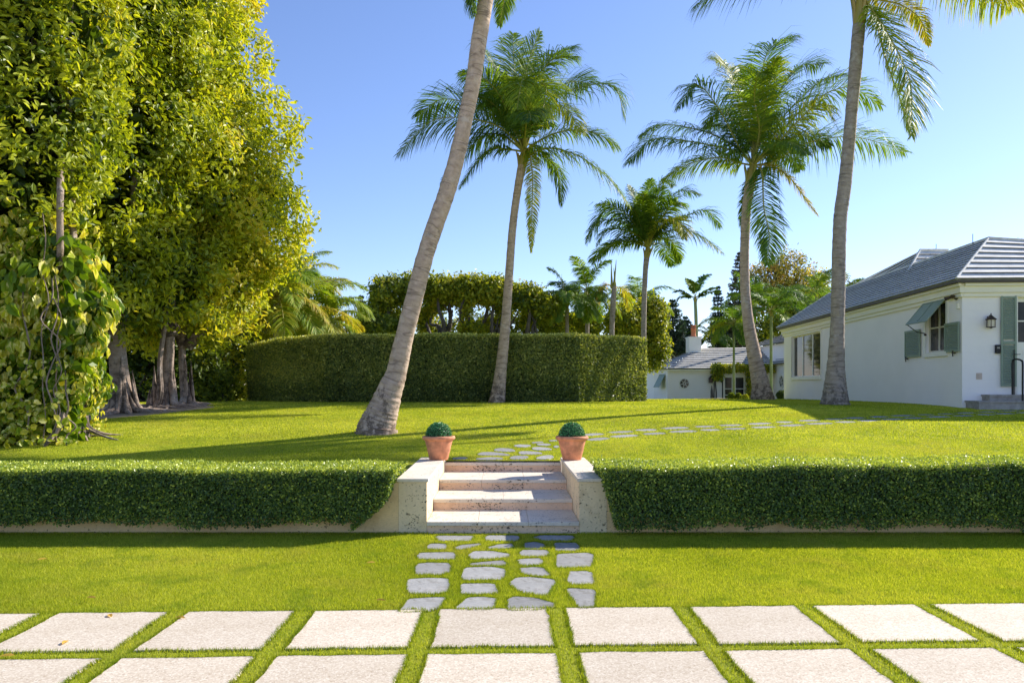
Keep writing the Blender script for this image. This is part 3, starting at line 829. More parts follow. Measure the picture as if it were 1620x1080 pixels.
def zz(L, s, ox, oy): return [((ox+a/s), (oy+b/s)) for a, b in L]
r4 = lambda L: zz(L, 3.24, 560, 0)
r5 = lambda L: zz(L, 4.0, 820, 270)
r6 = lambda L: zz(L, 2.531, 980, 0)

# leaning palm at the left, crown above the picture
palm('thick coconut palm leaning right, its swollen foot left of the stairs', 17,
     [(596, 685, 70), (597, 673, 60), (603, 657, 52), (609, 640, 47), (618, 614, 39), (627, 590, 33), (638, 540, 29), (655, 473, 28), (672, 407, 27), (690, 352, 27), (705, 310, 27), (722, 252, 25), (736, 189, 24), (749, 126, 24), (758, 63, 25), (768, 0, 25), (779, -80, 24)],
     (784, -118),
     [([(765, -80), (748, -20), (750, 25)], -.5, .30, {'leafL': .5}), ([(795, -90), (802, -30), (790, 40)], .5, .40, {'leafL': .55}), ([(765, -80), (744, -40), (745, 5)], .6, .3, {'leafL': .45})],
     extra=14, flen=3.0, width=.045, nleaf=60, zrange=(.55, 1.35))

# palm left of centre
palm('coconut palm with a slim pale trunk standing against the tall hedge', 27.5,
     [(786, 637, 27), (789, 615, 22), (793, 580, 18), (799, 520, 15.5), (805, 440, 13), (811, 360, 12), (819, 300, 12), (826, 262, 14)],
     (829, 240),
     [(r4([(770, 640), (620, 545), (450, 510), (325, 600)]), 1.2, .26, {'droop': 1.2}),
      (r4([(760, 660), (600, 610), (400, 620), (225, 790)]), -1.2, .33, {'droop': 1.3}),
      (r4([(770, 700), (680, 690), (590, 760), (450, 930)]), 1.0, .28, {'droop': 1.3}),
      (r4([(780, 765), (700, 765), (610, 860), (545, 960)]), -.8, .30, {'droop': 1.3}),
      (r4([(800, 560), (760, 420), (690, 300), (655, 230)]), 1.2, .24),
      (r4([(790, 580), (740, 480), (660, 400), (545, 370)]), -1.6, .40),
      (r4([(835, 520), (822, 350), (815, 175)]), 1.1, .50),
      (r4([(870, 520), (885, 350), (950, 165)]), -.3, .45),
      (r4([(880, 560), (930, 400), (1010, 290), (1135, 235)]), 1.8, .25),
      (r4([(890, 560), (940, 400), (1030, 300), (1140, 290)]), -1.0, .40),
      (r4([(870, 560), (880, 430), (860, 420), (835, 560)]), -2.6, .52),
      (r4([(880, 560), (930, 440), (985, 450), (960, 600)]), -2.8, .55),
      (r4([(900, 640), (1000, 520), (1150, 450), (1330, 440), (1385, 600)]), .8, .26, {'droop': 1.2}),
      (r4([(900, 660), (980, 560), (1090, 560), (1165, 680)]), -2.0, .62, {'droop': 1.2}),
      (r4([(930, 640), (1040, 470), (1120, 420), (1210, 430)]), 2.0, .25),
      (r4([(900, 790), (1000, 760), (1150, 800), (1300, 910), (1410, 1050)]), -1.2, .42, {'droop': 1.25}),
      (r4([(900, 740), (1000, 820), (1050, 900), (1060, 1050)]), 1.2, .40, {'droop': 1.3}),
      (r4([(895, 770), (915, 900), (912, 1100), (908, 1290)]), -.5, .66, {'droop': .6, 'leafL': .45}),
      (r4([(800, 560), (790, 480), (720, 450), (690, 520)]), 2.0, .25),
      (r4([(850, 600), (840, 480), (790, 500), (800, 620)]), 2.6, .3)],
     extra=5, flen=3.7, width=.06, zrange=(.5, 1.3))

# palm right of centre
palm('coconut palm with a big shaggy crown and hanging fronds before the cottage', 36,
     [(1206, 628, 36), (1204, 612, 29), (1200, 593, 25), (1192, 555, 21), (1184, 510, 17), (1179, 460, 15), (1178, 400, 14), (1181, 330, 14), (1187, 290, 16)],
     (1191, 262),
     [(r6([(555, 500), (565, 330), (600, 200), (700, 145)]), .8, .36),
      (r6([(530, 500), (470, 350), (430, 270), (385, 235)]), 1.6, .62),
      (r6([(545, 520), (510, 380), (500, 270)]), 2.5, .45),
      (r6([(575, 480), (600, 330), (625, 235)]), -2.2, .55),
      (r6([(480, 590), (400, 440), (310, 340), (240, 430)]), -1.2, .27, {'droop': 1.2}),
      (r6([(480, 600), (350, 530), (180, 500), (85, 540)]), 1.8, .27, {'droop': 1.2}),
      (r6([(470, 610), (300, 570), (130, 560), (38, 650)]), -1.2, .36, {'droop': 1.2}),
      (r6([(470, 650), (400, 630), (270, 660), (168, 725)]), .8, .48, {'droop': 1.3}),
      (r6([(580, 520), (640, 370), (720, 270), (815, 255)]), 1.2, .33),
      (r6([(590, 560), (680, 440), (800, 330), (890, 300)]), 2.2, .26),
      (r6([(600, 600), (720, 450), (900, 350), (1045, 420)]), -1.0, .42, {'droop': 1.1}),
      (r6([(610, 600), (700, 500), (800, 420), (860, 480)]), -2.4, .6),
      (r6([(610, 650), (760, 570), (950, 550), (1145, 610)]), .5, .40, {'droop': 1.3}),
      (r6([(600, 660), (680, 710), (740, 790), (795, 862)]), -.6, .74, {'droop': 1.0, 'leafL': .75}),
      (r6([(570, 690), (578, 830), (600, 940), (592, 1060)]), -1.6, .28, {'leafL': 1.35, 'droop': .8, 'side': np.array([1., 0, 0]), 'twist': 0}),
      (r6([(540, 690), (520, 760), (500, 840), (492, 925)]), .8, .35, {'droop': .6, 'leafL': .7}),
      (r6([(520, 560), (450, 470), (400, 440), (350, 500)]), 2.4, .3),
      (r6([(560, 520), (540, 400), (555, 300), (590, 300)]), -2.6, .5)],
     extra=4, flen=4.9, width=.075, nleaf=60, group='coconut palms', zrange=(.4, 1.2))

# tall palm at the right, crown cut by the frame
palm('tall coconut palm with a rough grey trunk just before the white house', 25,
     [(1321, 641, 48), (1321, 632, 41), (1321.5, 603, 32), (1322.5, 572, 26), (1325, 509, 20.5), (1326.5, 446, 21), (1329, 351, 20.5), (1336, 296, 20.5), (1342, 237, 19), (1347, 178, 18), (1353, 110, 19.5), (1359, 40, 19)],
     (1363, -12),
     [([(1382, 20), (1408, 60), (1440, 130), (1442, 215)], -1.6, .55, {'leafL': 1.5, 'droop': .6, 'side': np.array([.9, .45, 0]), 'twist': 0, 'width': .08}),
      ([(1392, 0), (1425, 8), (1455, 30), (1470, 72)], 1.4, .70, {'leafL': .7}),
      ([(1385, 30), (1400, 90), (1425, 160), (1437, 205)], -.4, .50, {'leafL': .95, 'droop': .6}),
      ([(1300, -55), (1220, -48), (1150, -30), (1102, 8)], -.8, .32, {'droop': 1.2}),
      ([(1430, -50), (1520, -25), (1590, -8), (1640, 20)], -.8, .66, {'droop': 1.0, 'leafL': 1.1}),
      ([(1430, -60), (1500, -50), (1560, -20), (1600, 10)], 1.6, .6, {'droop': 1.0})],
     extra=12, flen=4.2, width=.055, nleaf=64, barkkey='palm_grey', zrange=(.75, 1.35))

# smaller palm behind the hedge
palm('slender darker coconut palm rising behind the right end of the tall hedge', 44,
     [(1018, 650, 10), (1018, 560, 8.5), (1019, 480, 8), (1021, 430, 8), (1023, 408, 9)],
     (1025, 392),
     [(r5([(790, 400), (700, 330), (540, 255), (435, 450)]), 1.2, .25, {'droop': 1.2}),
      (r5([(770, 420), (680, 380), (560, 370), (500, 470)]), -1.2, .33, {'droop': 1.2}),
      (r5([(780, 430), (680, 330), (520, 320), (430, 420)]), .2, .25, {'droop': 1.2}),
      (r5([(770, 450), (690, 440), (570, 480), (470, 590)]), .8, .3, {'droop': 1.2}),
      (r5([(800, 350), (760, 220), (700, 95)]), 1.2, .28),
      (r5([(820, 330), (820, 180), (835, 55)]), .6, .40),
      (r5([(840, 330), (860, 180), (910, 80), (980, 90)]), -1.0, .45),
      (r5([(850, 350), (920, 230), (1020, 130), (1145, 150)]), 1.0, .27),
      (r5([(860, 380), (940, 250), (1000, 200), (1040, 220)]), -2.0, .4),
      (r5([(860, 400), (1000, 320), (1180, 250), (1275, 350)]), 1.2, .3, {'droop': 1.1}),
      (r5([(860, 400), (960, 310), (1030, 340), (1050, 430)]), -2.0, .66),
      (r5([(870, 420), (1020, 370), (1160, 420), (1295, 520)]), -1.0, .32, {'droop': 1.2}),
      (r5([(860, 440), (950, 430), (1000, 500), (1010, 585)]), 1.0, .45),
      (r5([(810, 320), (790, 220), (800, 150)]), -2.0, .5), (r5([(780, 360), (740, 260), (700, 220)]), -1.5, .35)],
     extra=5, flen=4.0, width=.085, nleaf=46, barkkey='palm_grey', zrange=(.4, 1.2))

# background palms behind the hedge
def bgpalm(label, x, ytop, ybase, D, flen, w, extra=16, tint=.42, key='palm_grey', name='coconut_palm', group='small palms beyond the hedge', lean=0, zr=(-.6, 1.3), droop=1.0, cat='palm tree', nleaf=34, wd=.078):
    return palm(label, D, [(x-lean, ybase, w*1.15), (x-lean*.5, (ytop+ybase)/2+2, w), (x, ytop+8, w)], (x, ytop), [], extra=extra, flen=flen, width=wd, nleaf=nleaf, barkkey=key, name=name, group=group, zrange=zr, droop=droop, cat=cat, etint=tint)
bgpalm('small green palm over the hedge, leftmost of the pair right of the ficus row', 897, 468, 620, 46, 2.5, 6)
bgpalm('small yellowish palm over the hedge, right one of the pair right of the ficus row', 929, 458, 620, 48, 2.8, 6.5)
bgpalm('drooping palm half hidden behind the slender dark palm trunk', 1012, 478, 620, 56, 3.2, 6, tint=.55)
bgpalm('sunlit bushy coconut palm with yellow arching fronds beside the left tree wall', 437, 470, 640, 33, 3.1, 9, extra=24, tint=.66, group='yellow palms by the tree wall', zr=(-.3, 1.3))
bgpalm('sunlit coconut palm with pale fronds spilling over the left hedge end', 490, 486, 640, 35, 3.0, 8, extra=24, tint=.66, group='yellow palms by the tree wall', zr=(-.4, 1.2))
bgpalm('shorter palm with golden fronds just right of the yellow palms', 522, 508, 640, 38, 2.4, 7, extra=18, tint=.66, group='yellow palms by the tree wall', zr=(-.4, 1.1))
bgpalm('golden fronded palm tucked behind the pale spilling palm', 455, 458, 640, 39, 3.3, 8, extra=18, tint=.66, group='yellow palms by the tree wall', zr=(-.2, 1.2))
# dead palm with upright spears
def spear_palm():
    root = empty('dead_palm', px(969, 620, 46), 'dead palm stump with bare upright spears over the hedge', 'palm tree')
    ms = Msh(); trunk_px(ms, [(967, 620, 9), (968, 520, 8), (970, 480, 9), (972, 452, 7)], 46); part(ms, 'trunk', M['palm_grey'], root)
    for a, b in (((968, 456), (967, 412)), ((971, 455), (975, 411)), ((974, 458), (971, 424))):
        ms = Msh(); tube(ms, [px(*a, 46), px((a[0]+b[0])/2, (a[1]+b[1])/2+1, 46.1), px(*b, 46)], [.09, .05, .012], 7); part(ms, 'spear', M['petiole'], root)
    for pts, t in (([(960, 450), (950, 462), (948, 480)], .8), ([(982, 455), (992, 470), (994, 490)], .7)):
        part(frond(np.array([px(970, 456, 46)]+[px(x, y, 46.4) for x, y in pts]), t, nleaf=24, width=.09, leafL=.8), 'frond', FR_MATS(), root)
spear_palm()
# royal palm
palm('royal palm with five stiff dark fronds above the cottage chimney', 66, [(1104, 620, 6), (1102, 545, 5.5), (1101, 500, 5.5), (1100, 478, 5)], (1100, 470),
     [([(1092, 455), (1085, 440)], .5, .5), ([(1090, 468), (1075, 460), (1066, 462)], -.6, .25), ([(1104, 455), (1112, 440), (1124, 434)], .5, .22), ([(1108, 466), (1122, 458), (1134, 455)], -.5, .25), ([(1098, 452), (1094, 446), (1090, 442)], -.8, .45),
      ([(1110, 468), (1126, 462), (1138, 462)], .5, .22), ([(1088, 470), (1076, 470), (1070, 478)], .8, .2)],
     flen=2.6, width=.16, nleaf=30, barkkey='green_stem', name='royal_palm', group='royal palms', droop=.55)
# slim palms by the cottage door
bgpalm('slim green palm before the cottage doors with drooping yellow crown', 1161, 512, 632, 52, 2.6, 3.6, extra=13, key='green_stem', name='slim_palm', group='slim palms by the cottage', zr=(-.3, 1.2))
bgpalm('slim green palm between the leaning palm and the white house corner', 1220, 492, 630, 50, 2.9, 4.5, extra=14, key='green_stem', name='slim_palm', group='slim palms by the cottage', zr=(-.3, 1.2))
bgpalm('bright green palm peeping above the far end of the house roof', 1262, 490, 630, 55, 3.0, 6, extra=14, key='green_stem', name='slim_palm', group='slim palms by the cottage', zr=(-.2, 1.3))
bgpalm('light green palm behind the leaning palm trunk by the cottage', 1192, 478, 640, 64, 2.9, 5, extra=14, key='green_stem', name='slim_palm', group='slim palms by the cottage', zr=(-.2, 1.3))
bgpalm('small green palm showing right above the house roof slope', 1345, 448, 640, 60, 2.6, 5, extra=12, key='green_stem', name='slim_palm', group='slim palms by the cottage', zr=(-.2, 1.3))
bgpalm('low palm bending over the left end of the cottage ridge', 1128, 535, 640, 70, 2.6, 5, extra=11, key='green_stem', name='slim_palm', group='slim palms by the cottage', zr=(-.2, 1.1))
bgpalm('green palm touching the house roof left of the tall grey palm', 1292, 462, 640, 62, 2.9, 5, extra=12, key='green_stem', name='slim_palm', group='slim palms by the cottage', zr=(-.1, 1.3))

# ---------------------------------------------------------------- broadleaf trees
def clusters(ms, blobs, ncl, nper, L, csize, tint=(.45, .2), inner=.25, flatz=.0, wr=.45, hexa=True, upb=.35, mask=None, lobes=0, mat=0, clump=0.5, thin=None, gapcut=.55):
    """leaf rosettes over lumpy ellipsoids; blobs rows: cx cy cz rx ry rz"""
    B = np.asarray(blobs, float); a = B[:, 3]*B[:, 4]+B[:, 4]*B[:, 5]+B[:, 3]*B[:, 5]
    k = rng.choice(len(B), ncl, p=a/a.sum()); b = B[k]
    u = rnd_unit(ncl)
    # lumps: push the surface in and out with a few sine waves
    ph = b[:, 0]*3.1+b[:, 2]
    lump = 1+.10*np.sin(u[:, 0]*5+u[:, 2]*7+ph)+.08*np.sin(u[:, 1]*9-u[:, 2]*6+ph*2)+.05*np.sin(u[:, 0]*17+u[:, 2]*15+ph)
    r = np.where(rng.random(ncl) < inner, rng.uniform(.55, .92, ncl), 1-np.abs(rng.normal(0, .045, ncl)))*lump
    C = b[:, :3]+u*b[:, 3:6]*r[:, None]
    Nn = unit(u/b[:, 3:6])
    # drop rosettes sunk deep inside another blob
    ok = np.ones(ncl, bool)
    for bb in B:
        ok &= (np.sum(((C-bb[:3])/bb[3:6])**2, 1) > .42)
    f = 2.2/max(.5, B[:, 3].mean()**.5)
    gap = np.sin(C[:, 0]*f*1.7+C[:, 2]*f*.9+1)*np.sin(C[:, 2]*f*1.5-C[:, 1]*f+2)+.5*np.sin(C[:, 0]*f*3.1-C[:, 2]*f*2.7)
    ok &= (gap > -gapcut) | (rng.random(ncl) < .12)
    if mask is not None: ok &= mask(C)
    C, Nn, r = C[ok], Nn[ok], r[ok]; m = len(C)
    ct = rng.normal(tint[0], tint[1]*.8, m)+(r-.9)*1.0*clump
    axis = unit(Nn+np.array([0, 0, upb])+rng.normal(0, .45, (m, 3)))
    kk = np.repeat(np.arange(m), nper); n = len(kk)
    off = rng.normal(0, 1, (n, 3))*csize*.45
    ax = axis[kk]
    rad = rnd_unit(n); rad = unit(rad-np.sum(rad*ax, 1, keepdims=True)*ax*.55)
    Dr = unit(rad+ax*rng.uniform(-.1, .8, n)[:, None]+np.array([0, 0, -.15]))
    Nl = unit(ax+rng.normal(0, .35, (n, 3))+np.array([0, 0, .3]))
    Ls = L*rng.uniform(.6, 1.25, n)
    leaf_batch(ms, C[kk]+off, Nl, Dr, Ls, Ls*wr, np.clip(ct[kk]+rng.normal(0, .12, n), 0, 1), .16, hexa, mat, curl=.1)
    return C

def limb(ms, a, b, r0, r1, bend=.15, seg=9, n=10, fl=0):
    a, b = np.array(a, float), np.array(b, float); d = b-a; L = np.linalg.norm(d)
    m1 = a+d*.35+rng.normal(0, bend*L*.5, 3); m2 = a+d*.7+rng.normal(0, bend*L*.5, 3)
    tube(ms, catmull([a, m1, m2, b], n), np.linspace(r0, r1, n), seg, 0, .5, True, .06)

# ficus trees forming the green wall at the left
def ficus_trunk(ms, x, y, D, w, lean, top, roots=9, twin=0):
    b = px(x, y, D); b[2] = float(zt(D))-.05
    r = w*D/F/2; tp = px(top[0], top[1], D)
    n = 14; P = catmull([b, b+(tp-b)*.3+[lean*.2, 0, 0], tp, tp+[lean*.3, .4, 2.6]], n)
    R = r*1.05*np.interp(np.linspace(0, 1, n), [0, .12, .35, 1], [1.5, 1.15, .85, .6])
    tube(ms, P, R, 22, 0, .5, True, .05, True, (np.linspace(.22, .08, n), 5, rng.uniform(0, 6)))
    for k in range(roots):       # buttress strands running down into surface roots
        a = k/roots*2*math.pi+rng.uniform(-.2, .2); dv = np.array([math.cos(a), math.sin(a)*.8, 0])
        h = rng.uniform(.5, 1.7); ln = rng.uniform(.5, 1.25)
        p = [b+[0, 0, h]+dv*r*.8, b+[0, 0, h*.45]+dv*r*1.15, b+[0, 0, .12]+dv*r*1.7, b+dv*(r*1.5+ln*.6)+[0, 0, .05], b+dv*(r*1.5+ln)+[rng.normal(0, .15), 0, 0]]
        p = [np.array(q) for q in p]
        for q in p[3:]: q[2] = float(zt(q[1]))+.03
        p[-1][2] -= .08
        tube(ms, catmull(p, 14), np.interp(np.linspace(0, 1, 14), [0, .25, .5, 1], [.01, .07, .085, .022])*rng.uniform(.7, 1.2), 7, 0, .5, True, .1)
    for k in range(5):           # thin strands hugging the trunk
        a = rng.uniform(0, 6.28); dv = np.array([math.cos(a), math.sin(a), 0])
        tube(ms, catmull([P[n//2]+dv*r*.7, P[n//4]+dv*r*1.0, b+dv*r*1.45], 10), np.interp(np.linspace(0, 1, 10), [0, .3, 1], [.006, .03, .05])*rng.uniform(.7, 1.2), 6, 0, .5, True, .1)

def bigficus(label, trunks, blobs, limbs, ncl, nper, L, csize, tint, hangers=4, core=True, mask=None):
    x, y, D = trunks[0][:3]
    base = px(x, y, D); base[2] = float(zt(D))
    root = empty('ficus_tree', base, label, 'tree', 'ficus trees forming the green wall')
    ms = Msh()
    for t in trunks: ficus_trunk(ms, *t)
    for a, b, r0, r1 in limbs: limb(ms, a, b, r0, r1)
    part(ms, 'trunk', M['ficus_bark'], root)
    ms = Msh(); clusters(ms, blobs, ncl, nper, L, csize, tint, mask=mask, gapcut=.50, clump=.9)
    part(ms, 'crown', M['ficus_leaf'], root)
    ms = Msh()                       # inner leaves, tinted dark to paint the shade deep in the crown
    for b in blobs:
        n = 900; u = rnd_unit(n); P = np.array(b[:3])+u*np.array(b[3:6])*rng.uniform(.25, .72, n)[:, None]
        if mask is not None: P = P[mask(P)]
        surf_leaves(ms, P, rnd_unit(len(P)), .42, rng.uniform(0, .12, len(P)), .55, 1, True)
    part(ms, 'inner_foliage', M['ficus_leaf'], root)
    if hangers:
        for k in range(hangers):
            b = blobs[rng.integers(len(blobs))]
            x0 = b[0]+rng.uniform(-.4, .8)*b[3]; y0 = b[1]-b[4]*rng.uniform(.8, .98); z0 = b[2]+rng.uniform(-.3, .4)*b[5]
            ms = Msh(); l = rng.uniform(1.5, 4.0)
            P = [(x0+rng.normal(0, .05), y0+rng.normal(0, .05), z0-l*t) for t in np.linspace(0, 1, 8)]
            tube(ms, catmull(P, 24), .014, 5, 0, .5, True, .1)
            part(ms, 'aerial_root', M['ficus_bark'], root)
lowcut = lambda C: C[:, 2] > 3.1+.5*np.sin(C[:, 0]*2.1)+.3*np.sin(C[:, 0]*5+C[:, 1])
bigficus('ficus tree at the right edge of the green wall with a slim pale trunk', [(297, 638, 24.5, 13, -.2, (288, 560), 8)],
         [(-11.0, 26, 8.4, 3.75, 3.4, 4.3), (-12.0, 26.4, 12.4, 3.2, 3.2, 3.8), (-10.8, 25.5, 5.6, 2.55, 2.4, 2.4), (-12.3, 27, 15.5, 2.6, 3, 3.6), (-10.2, 26.3, 7.6, 2.5, 2.4, 2.8)],
         [((-10.4, 24.6, 3.2), (-9, 25.5, 7), .2, .08), ((-10.5, 24.6, 3.2), (-12, 26, 8), .2, .08)], 6000, 17, .215, .38, (.60, .2), 3, mask=lowcut)
bigficus('ficus tree with a pair of pale trunks in the middle of the green wall', [(265, 640, 23.2, 19, -.1, (268, 540), 10), (240, 640, 22.6, 9, .9, (254, 560), 4)],
         [(-11.9, 23.6, 8.2, 3.4, 3.0, 4.6), (-12.6, 24, 12.8, 3.6, 3.2, 4.4), (-11.3, 23.0, 5.2, 2.4, 2.2, 2.0), (-13.4, 24, 16.5, 3, 3, 3)],
         [((-10.3, 23.2, 3.4), (-12.5, 24, 8), .22, .08), ((-10.2, 23.2, 3.6), (-10.6, 23.5, 8), .2, .08)], 5200, 17, .21, .36, (.56, .2), 4, mask=lowcut)
bigficus('ficus tree with a broad fluted trunk beside the vine covered tree', [(196, 655, 21.4, 30, -.1, (183, 520), 13)],
         [(-12.2, 21.6, 8.6, 3.0, 2.6, 4.8), (-12.5, 21.8, 13.2, 3.4, 3.0, 4.2), (-11.9, 21.0, 4.8, 2.2, 1.8, 1.7), (-14.5, 21.5, 8, 3, 2.5, 5.0), (-14.8, 21.5, 13.5, 3.4, 2.8, 4.5)],
         [((-11, 21.4, 3.6), (-13, 22, 8), .25, .1), ((-11, 21.4, 3.6), (-10.6, 21.6, 8), .22, .08)], 5600, 17, .20, .36, (.52, .2), 5, mask=lowcut)

# vine covered tree in the left foreground
def vinetree():
    b = px(100, 693, 16.0); b[2] = float(zt(16.0))
    root = empty('vine_covered_tree', b, 'big tree at the left edge smothered by broad variegated climbing leaves', 'tree')
    ms = Msh()
    for (x, y, w, lx) in ((75, 688, 20, .1), (108, 686, 16, -.1), (30, 700, 22, .1), (130, 660, 12, -.2)):
        q = px(x, y, 16.2); q[2] = float(zt(16.2))-.05; r = w*16/F/2
        P = catmull([q, q+[lx, .1, 3], q+[lx*2, .2, 7], q+[lx*2, .3, 11]], 24)
        tube(ms, P, np.interp(np.linspace(0, 1, 24), [0, .1, 1], [r*1.7, r, r*.7]), 16, 0, .5, True, .07, True, (np.linspace(.2, .1, 24), 4, lx*9))
        for k in range(8):
            a = rng.uniform(0, 6.28); dv = np.array([math.cos(a), math.sin(a), 0]); ln = rng.uniform(.4, 1.0)
            e = q+dv*(r+ln); e[2] = float(zt(e[1]))
            tube(ms, catmull([q+[0, 0, rng.uniform(.5, 1.6)]+dv*r*.8, q+[0, 0, .3]+dv*r*1.4, q+dv*(r+ln*.5)+[0, 0, .12], e], 10), np.linspace(.05, .018, 10), 6, 0, .5, True, .1)
    part(ms, 'trunk', M['ficus_bark'], root)
    ms = Msh()                       # bare grey stem between the leaves
    tube(ms, catmull([(-9.45, 16.1, 3.6), (-9.08, 15.45, 4.6), (-9.03, 15.35, 5.3), (-9.05, 15.4, 5.9), (-9.5, 16.2, 7.0)], 20), .065, 12, 0, .5, True, .03)
    part(ms, 'stem', M['ficus_bark'], root)
    blobs = [(-10.3, 15.8, 6.1, 1.35, 1.3, 1.7), (-10.0, 16.2, 7.2, 1.35, 1.4, 1.6), (-10.9, 16.2, 8.4, 1.7, 1.5, 1.9), (-9.9, 16.7, 9.6, 1.4, 1.4, 1.5), (-10.6, 16.6, 11.2, 2.2, 1.8, 2.0), (-9.9, 17.2, 7.9, 1.2, 1.3, 1.5), (-11.4, 16.6, 6.2, 1.7, 1.5, 2.0), (-12.5, 17, 9, 2.2, 2, 3.4)]
    clusters(ms2 := Msh(), blobs, 3600, 16, .18, .31, (.62, .2))
    part(ms2, 'crown', M['ficus_leaf'], root)
    ms = Msh()
    for bb in blobs:
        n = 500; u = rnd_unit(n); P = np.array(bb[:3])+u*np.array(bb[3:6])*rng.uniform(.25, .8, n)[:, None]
        surf_leaves(ms, P, rnd_unit(n), .36, rng.uniform(0, .12, n), .55, 1, True)  # dark tint paints the shade behind the outer leaves
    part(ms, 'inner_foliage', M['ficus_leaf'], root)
    # climbing leaves: an irregular column of broad heart shaped leaves
    ms = Msh()
    n = 6400
    z = rng.uniform(0, 1, n)**.95*4.9+.95
    xr = np.interp(z, [.9, 1.6, 2.4, 3.2, 4.2, 5.2, 6.4], [-9.0, -8.8, -8.8, -8.75, -8.75, -8.9, -9.2])
    th = rng.uniform(-.25*math.pi, 1.15*math.pi, n)
    cx, rx = (xr-12.0)/2, (xr+12.0)/2
    lum = 1+.10*np.sin(th*5+z*2.3)+.07*np.sin(z*4.1+th*3)+.05*np.sin(z*9+th*7)
    X = cx+np.cos(th)*rx*lum*.97; Y = 16.2-np.sin(th)*1.15*lum+rng.normal(0, .12, n)
    low = np.interp(z, [.9, 2.6, 3.4, 4.2, 5.8], [.35, .62, 1.0, 1.0, .6])
    keep = rng.random(n) < np.interp(z+.5*np.sin(X*4)+.3*np.sin(X*9), [.9, 2.2, 3, 3.9, 5.6], [.75, .8, 1.0, 1.0, .05])
    out = unit(np.c_[np.cos(th)*.8, -np.sin(th), np.full(n, .35)])
    Nn = unit(out+rng.normal(0, .35, (n, 3))); Dr = unit(np.c_[rng.normal(0, .5, n), -.25+rng.normal(0, .2, n), -.9+rng.normal(0, .3, n)])
    Ls = .30*low*rng.uniform(.5, 1.45, n)
    k = keep
    tint = np.clip(rng.normal(.60, .24, n)+.12*np.sin(th*4+z*3), 0, 1)
    leaf_batch(ms, np.c_[X, Y, z][k], Nn[k], Dr[k], Ls[k], Ls[k]*.62, tint[k], .16, True, curl=.22)
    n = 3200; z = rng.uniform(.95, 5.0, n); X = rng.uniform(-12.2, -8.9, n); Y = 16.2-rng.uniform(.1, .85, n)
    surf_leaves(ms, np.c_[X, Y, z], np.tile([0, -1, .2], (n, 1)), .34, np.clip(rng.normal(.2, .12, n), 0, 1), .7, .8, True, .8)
    # small runners near the ground
    n = 2600; z = rng.uniform(0, 1, n)**1.5*1.7+.86; X = -10.6+rng.normal(0, 1.0, n); Y = 15.3+rng.normal(0, .35, n)-(1.6-np.minimum(z, 1.6))*.2
    ok = (X < -8.62) & (X > -12.4)
    P = np.c_[X, Y, z][ok]; P[:, 2] = np.maximum(P[:, 2], zt(P[:, 1])+.03)
    surf_leaves(ms, P, np.tile([.3, -1, .6], (len(P), 1)), .15, np.clip(rng.normal(.68, .2, len(P)), 0, 1), .75, .7, True, .4)
    part(ms, 'climbing_vine', M['vine_leaf'], root)
    for k in range(14):
        ms = Msh(); x0 = rng.uniform(-11.8, -8.7); z0 = rng.uniform(2.2, 5.5); y0 = 15.05+rng.uniform(-.1, .4)
        P = [(x0+rng.normal(0, .07), y0+rng.normal(0, .05), z0+(float(zt(y0))-z0)*t) for t in np.linspace(0, 1, 9)]
        tube(ms, catmull(P, 30), rng.uniform(.010, .02), 6, 0, .5, True, .1); part(ms, 'hanging_stem', M['ficus_bark'], root)
vinetree()
# dead branch on the lawn edge
ms = Msh(); g = lambda x, y, D, h=0: np.array([(x-810)*D/F, D, float(zt(D))+h])
tube(ms, catmull([g(72, 0, 15.0, .03), g(86, 0, 15.0, .22), g(97, 0, 15.1, .42), g(99, 0, 15.3, .60)], 12), np.linspace(.035, .05, 12), 8, 0, .5, True, .08)
tube(ms, catmull([g(86, 0, 15.0, .22), g(80, 0, 14.9, .12), g(70, 0, 14.85, .015)], 8), .022, 6, 0, .5, True, .08)
tag(ms.build('fallen_branch', M['ficus_bark']), 'pale dead branch leaning at the foot of the vine covered tree', 'branch')

# bare soil and fallen litter under the trees
ms = Msh(); P = smooth_poly([ground_px(x, y)[:2] for x, y in [(120, 668), (150, 664), (200, 660), (240, 657), (300, 649.5), (345, 645), (330, 641.5), (250, 639.2), (60, 639.5), (-80, 650), (-100, 690), (40, 685)]], 3)
c = P.mean(0)
for t0, t1 in ((0, .33), (.33, .66), (.66, 1.0)):
    A, B_ = c+(P-c)*t0, c+(P-c)*t1; n = len(P); k = np.arange(n); k2 = (k+1) % n
    V = np.vstack([np.c_[A, zt(A[:, 1])+.012], np.c_[B_, zt(B_[:, 1])+.012]])
    if t0 == 0: ms.add(V, np.stack([k*0, n+k, n+k2], 1)[:, ::-1])
    else: ms.add(V, np.stack([k, n+k, n+k2, k2], 1)[:, ::-1])
tag(ms.build('soil', M['soil']), kind='structure'); MASK.append(c+(P-c)*.97)

# shrubs behind the ficus trunks, left of the hedge
def shrub(label, x, y, D, blobs, n, L, mat='tree_leaf', tint=(.35, .2), name='shrub', cat='shrub', nper=8, group=None, inner=True):
    b = px(x, y, D); b[2] = float(zt(D)); root = empty(name, b, label, cat, group)
    ms = Msh()
    for k in range(6): limb(ms, b+rng.normal(0, .15, 3)*[1, 1, 0], np.array(blobs[k % len(blobs)][:3])+rng.normal(0, .3, 3), .05, .015, .1, 6, 8)
    part(ms, 'stems', M['dark_bark'], root)
    ms = Msh(); clusters(ms, blobs, n, nper, L, L*1.6, tint, hexa=False, wr=.5)
    if inner:
        for bb in blobs:
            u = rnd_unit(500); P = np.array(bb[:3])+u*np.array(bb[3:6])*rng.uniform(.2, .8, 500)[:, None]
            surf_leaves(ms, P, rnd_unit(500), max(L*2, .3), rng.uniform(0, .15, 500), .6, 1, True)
    part(ms, 'foliage', M[mat], root)
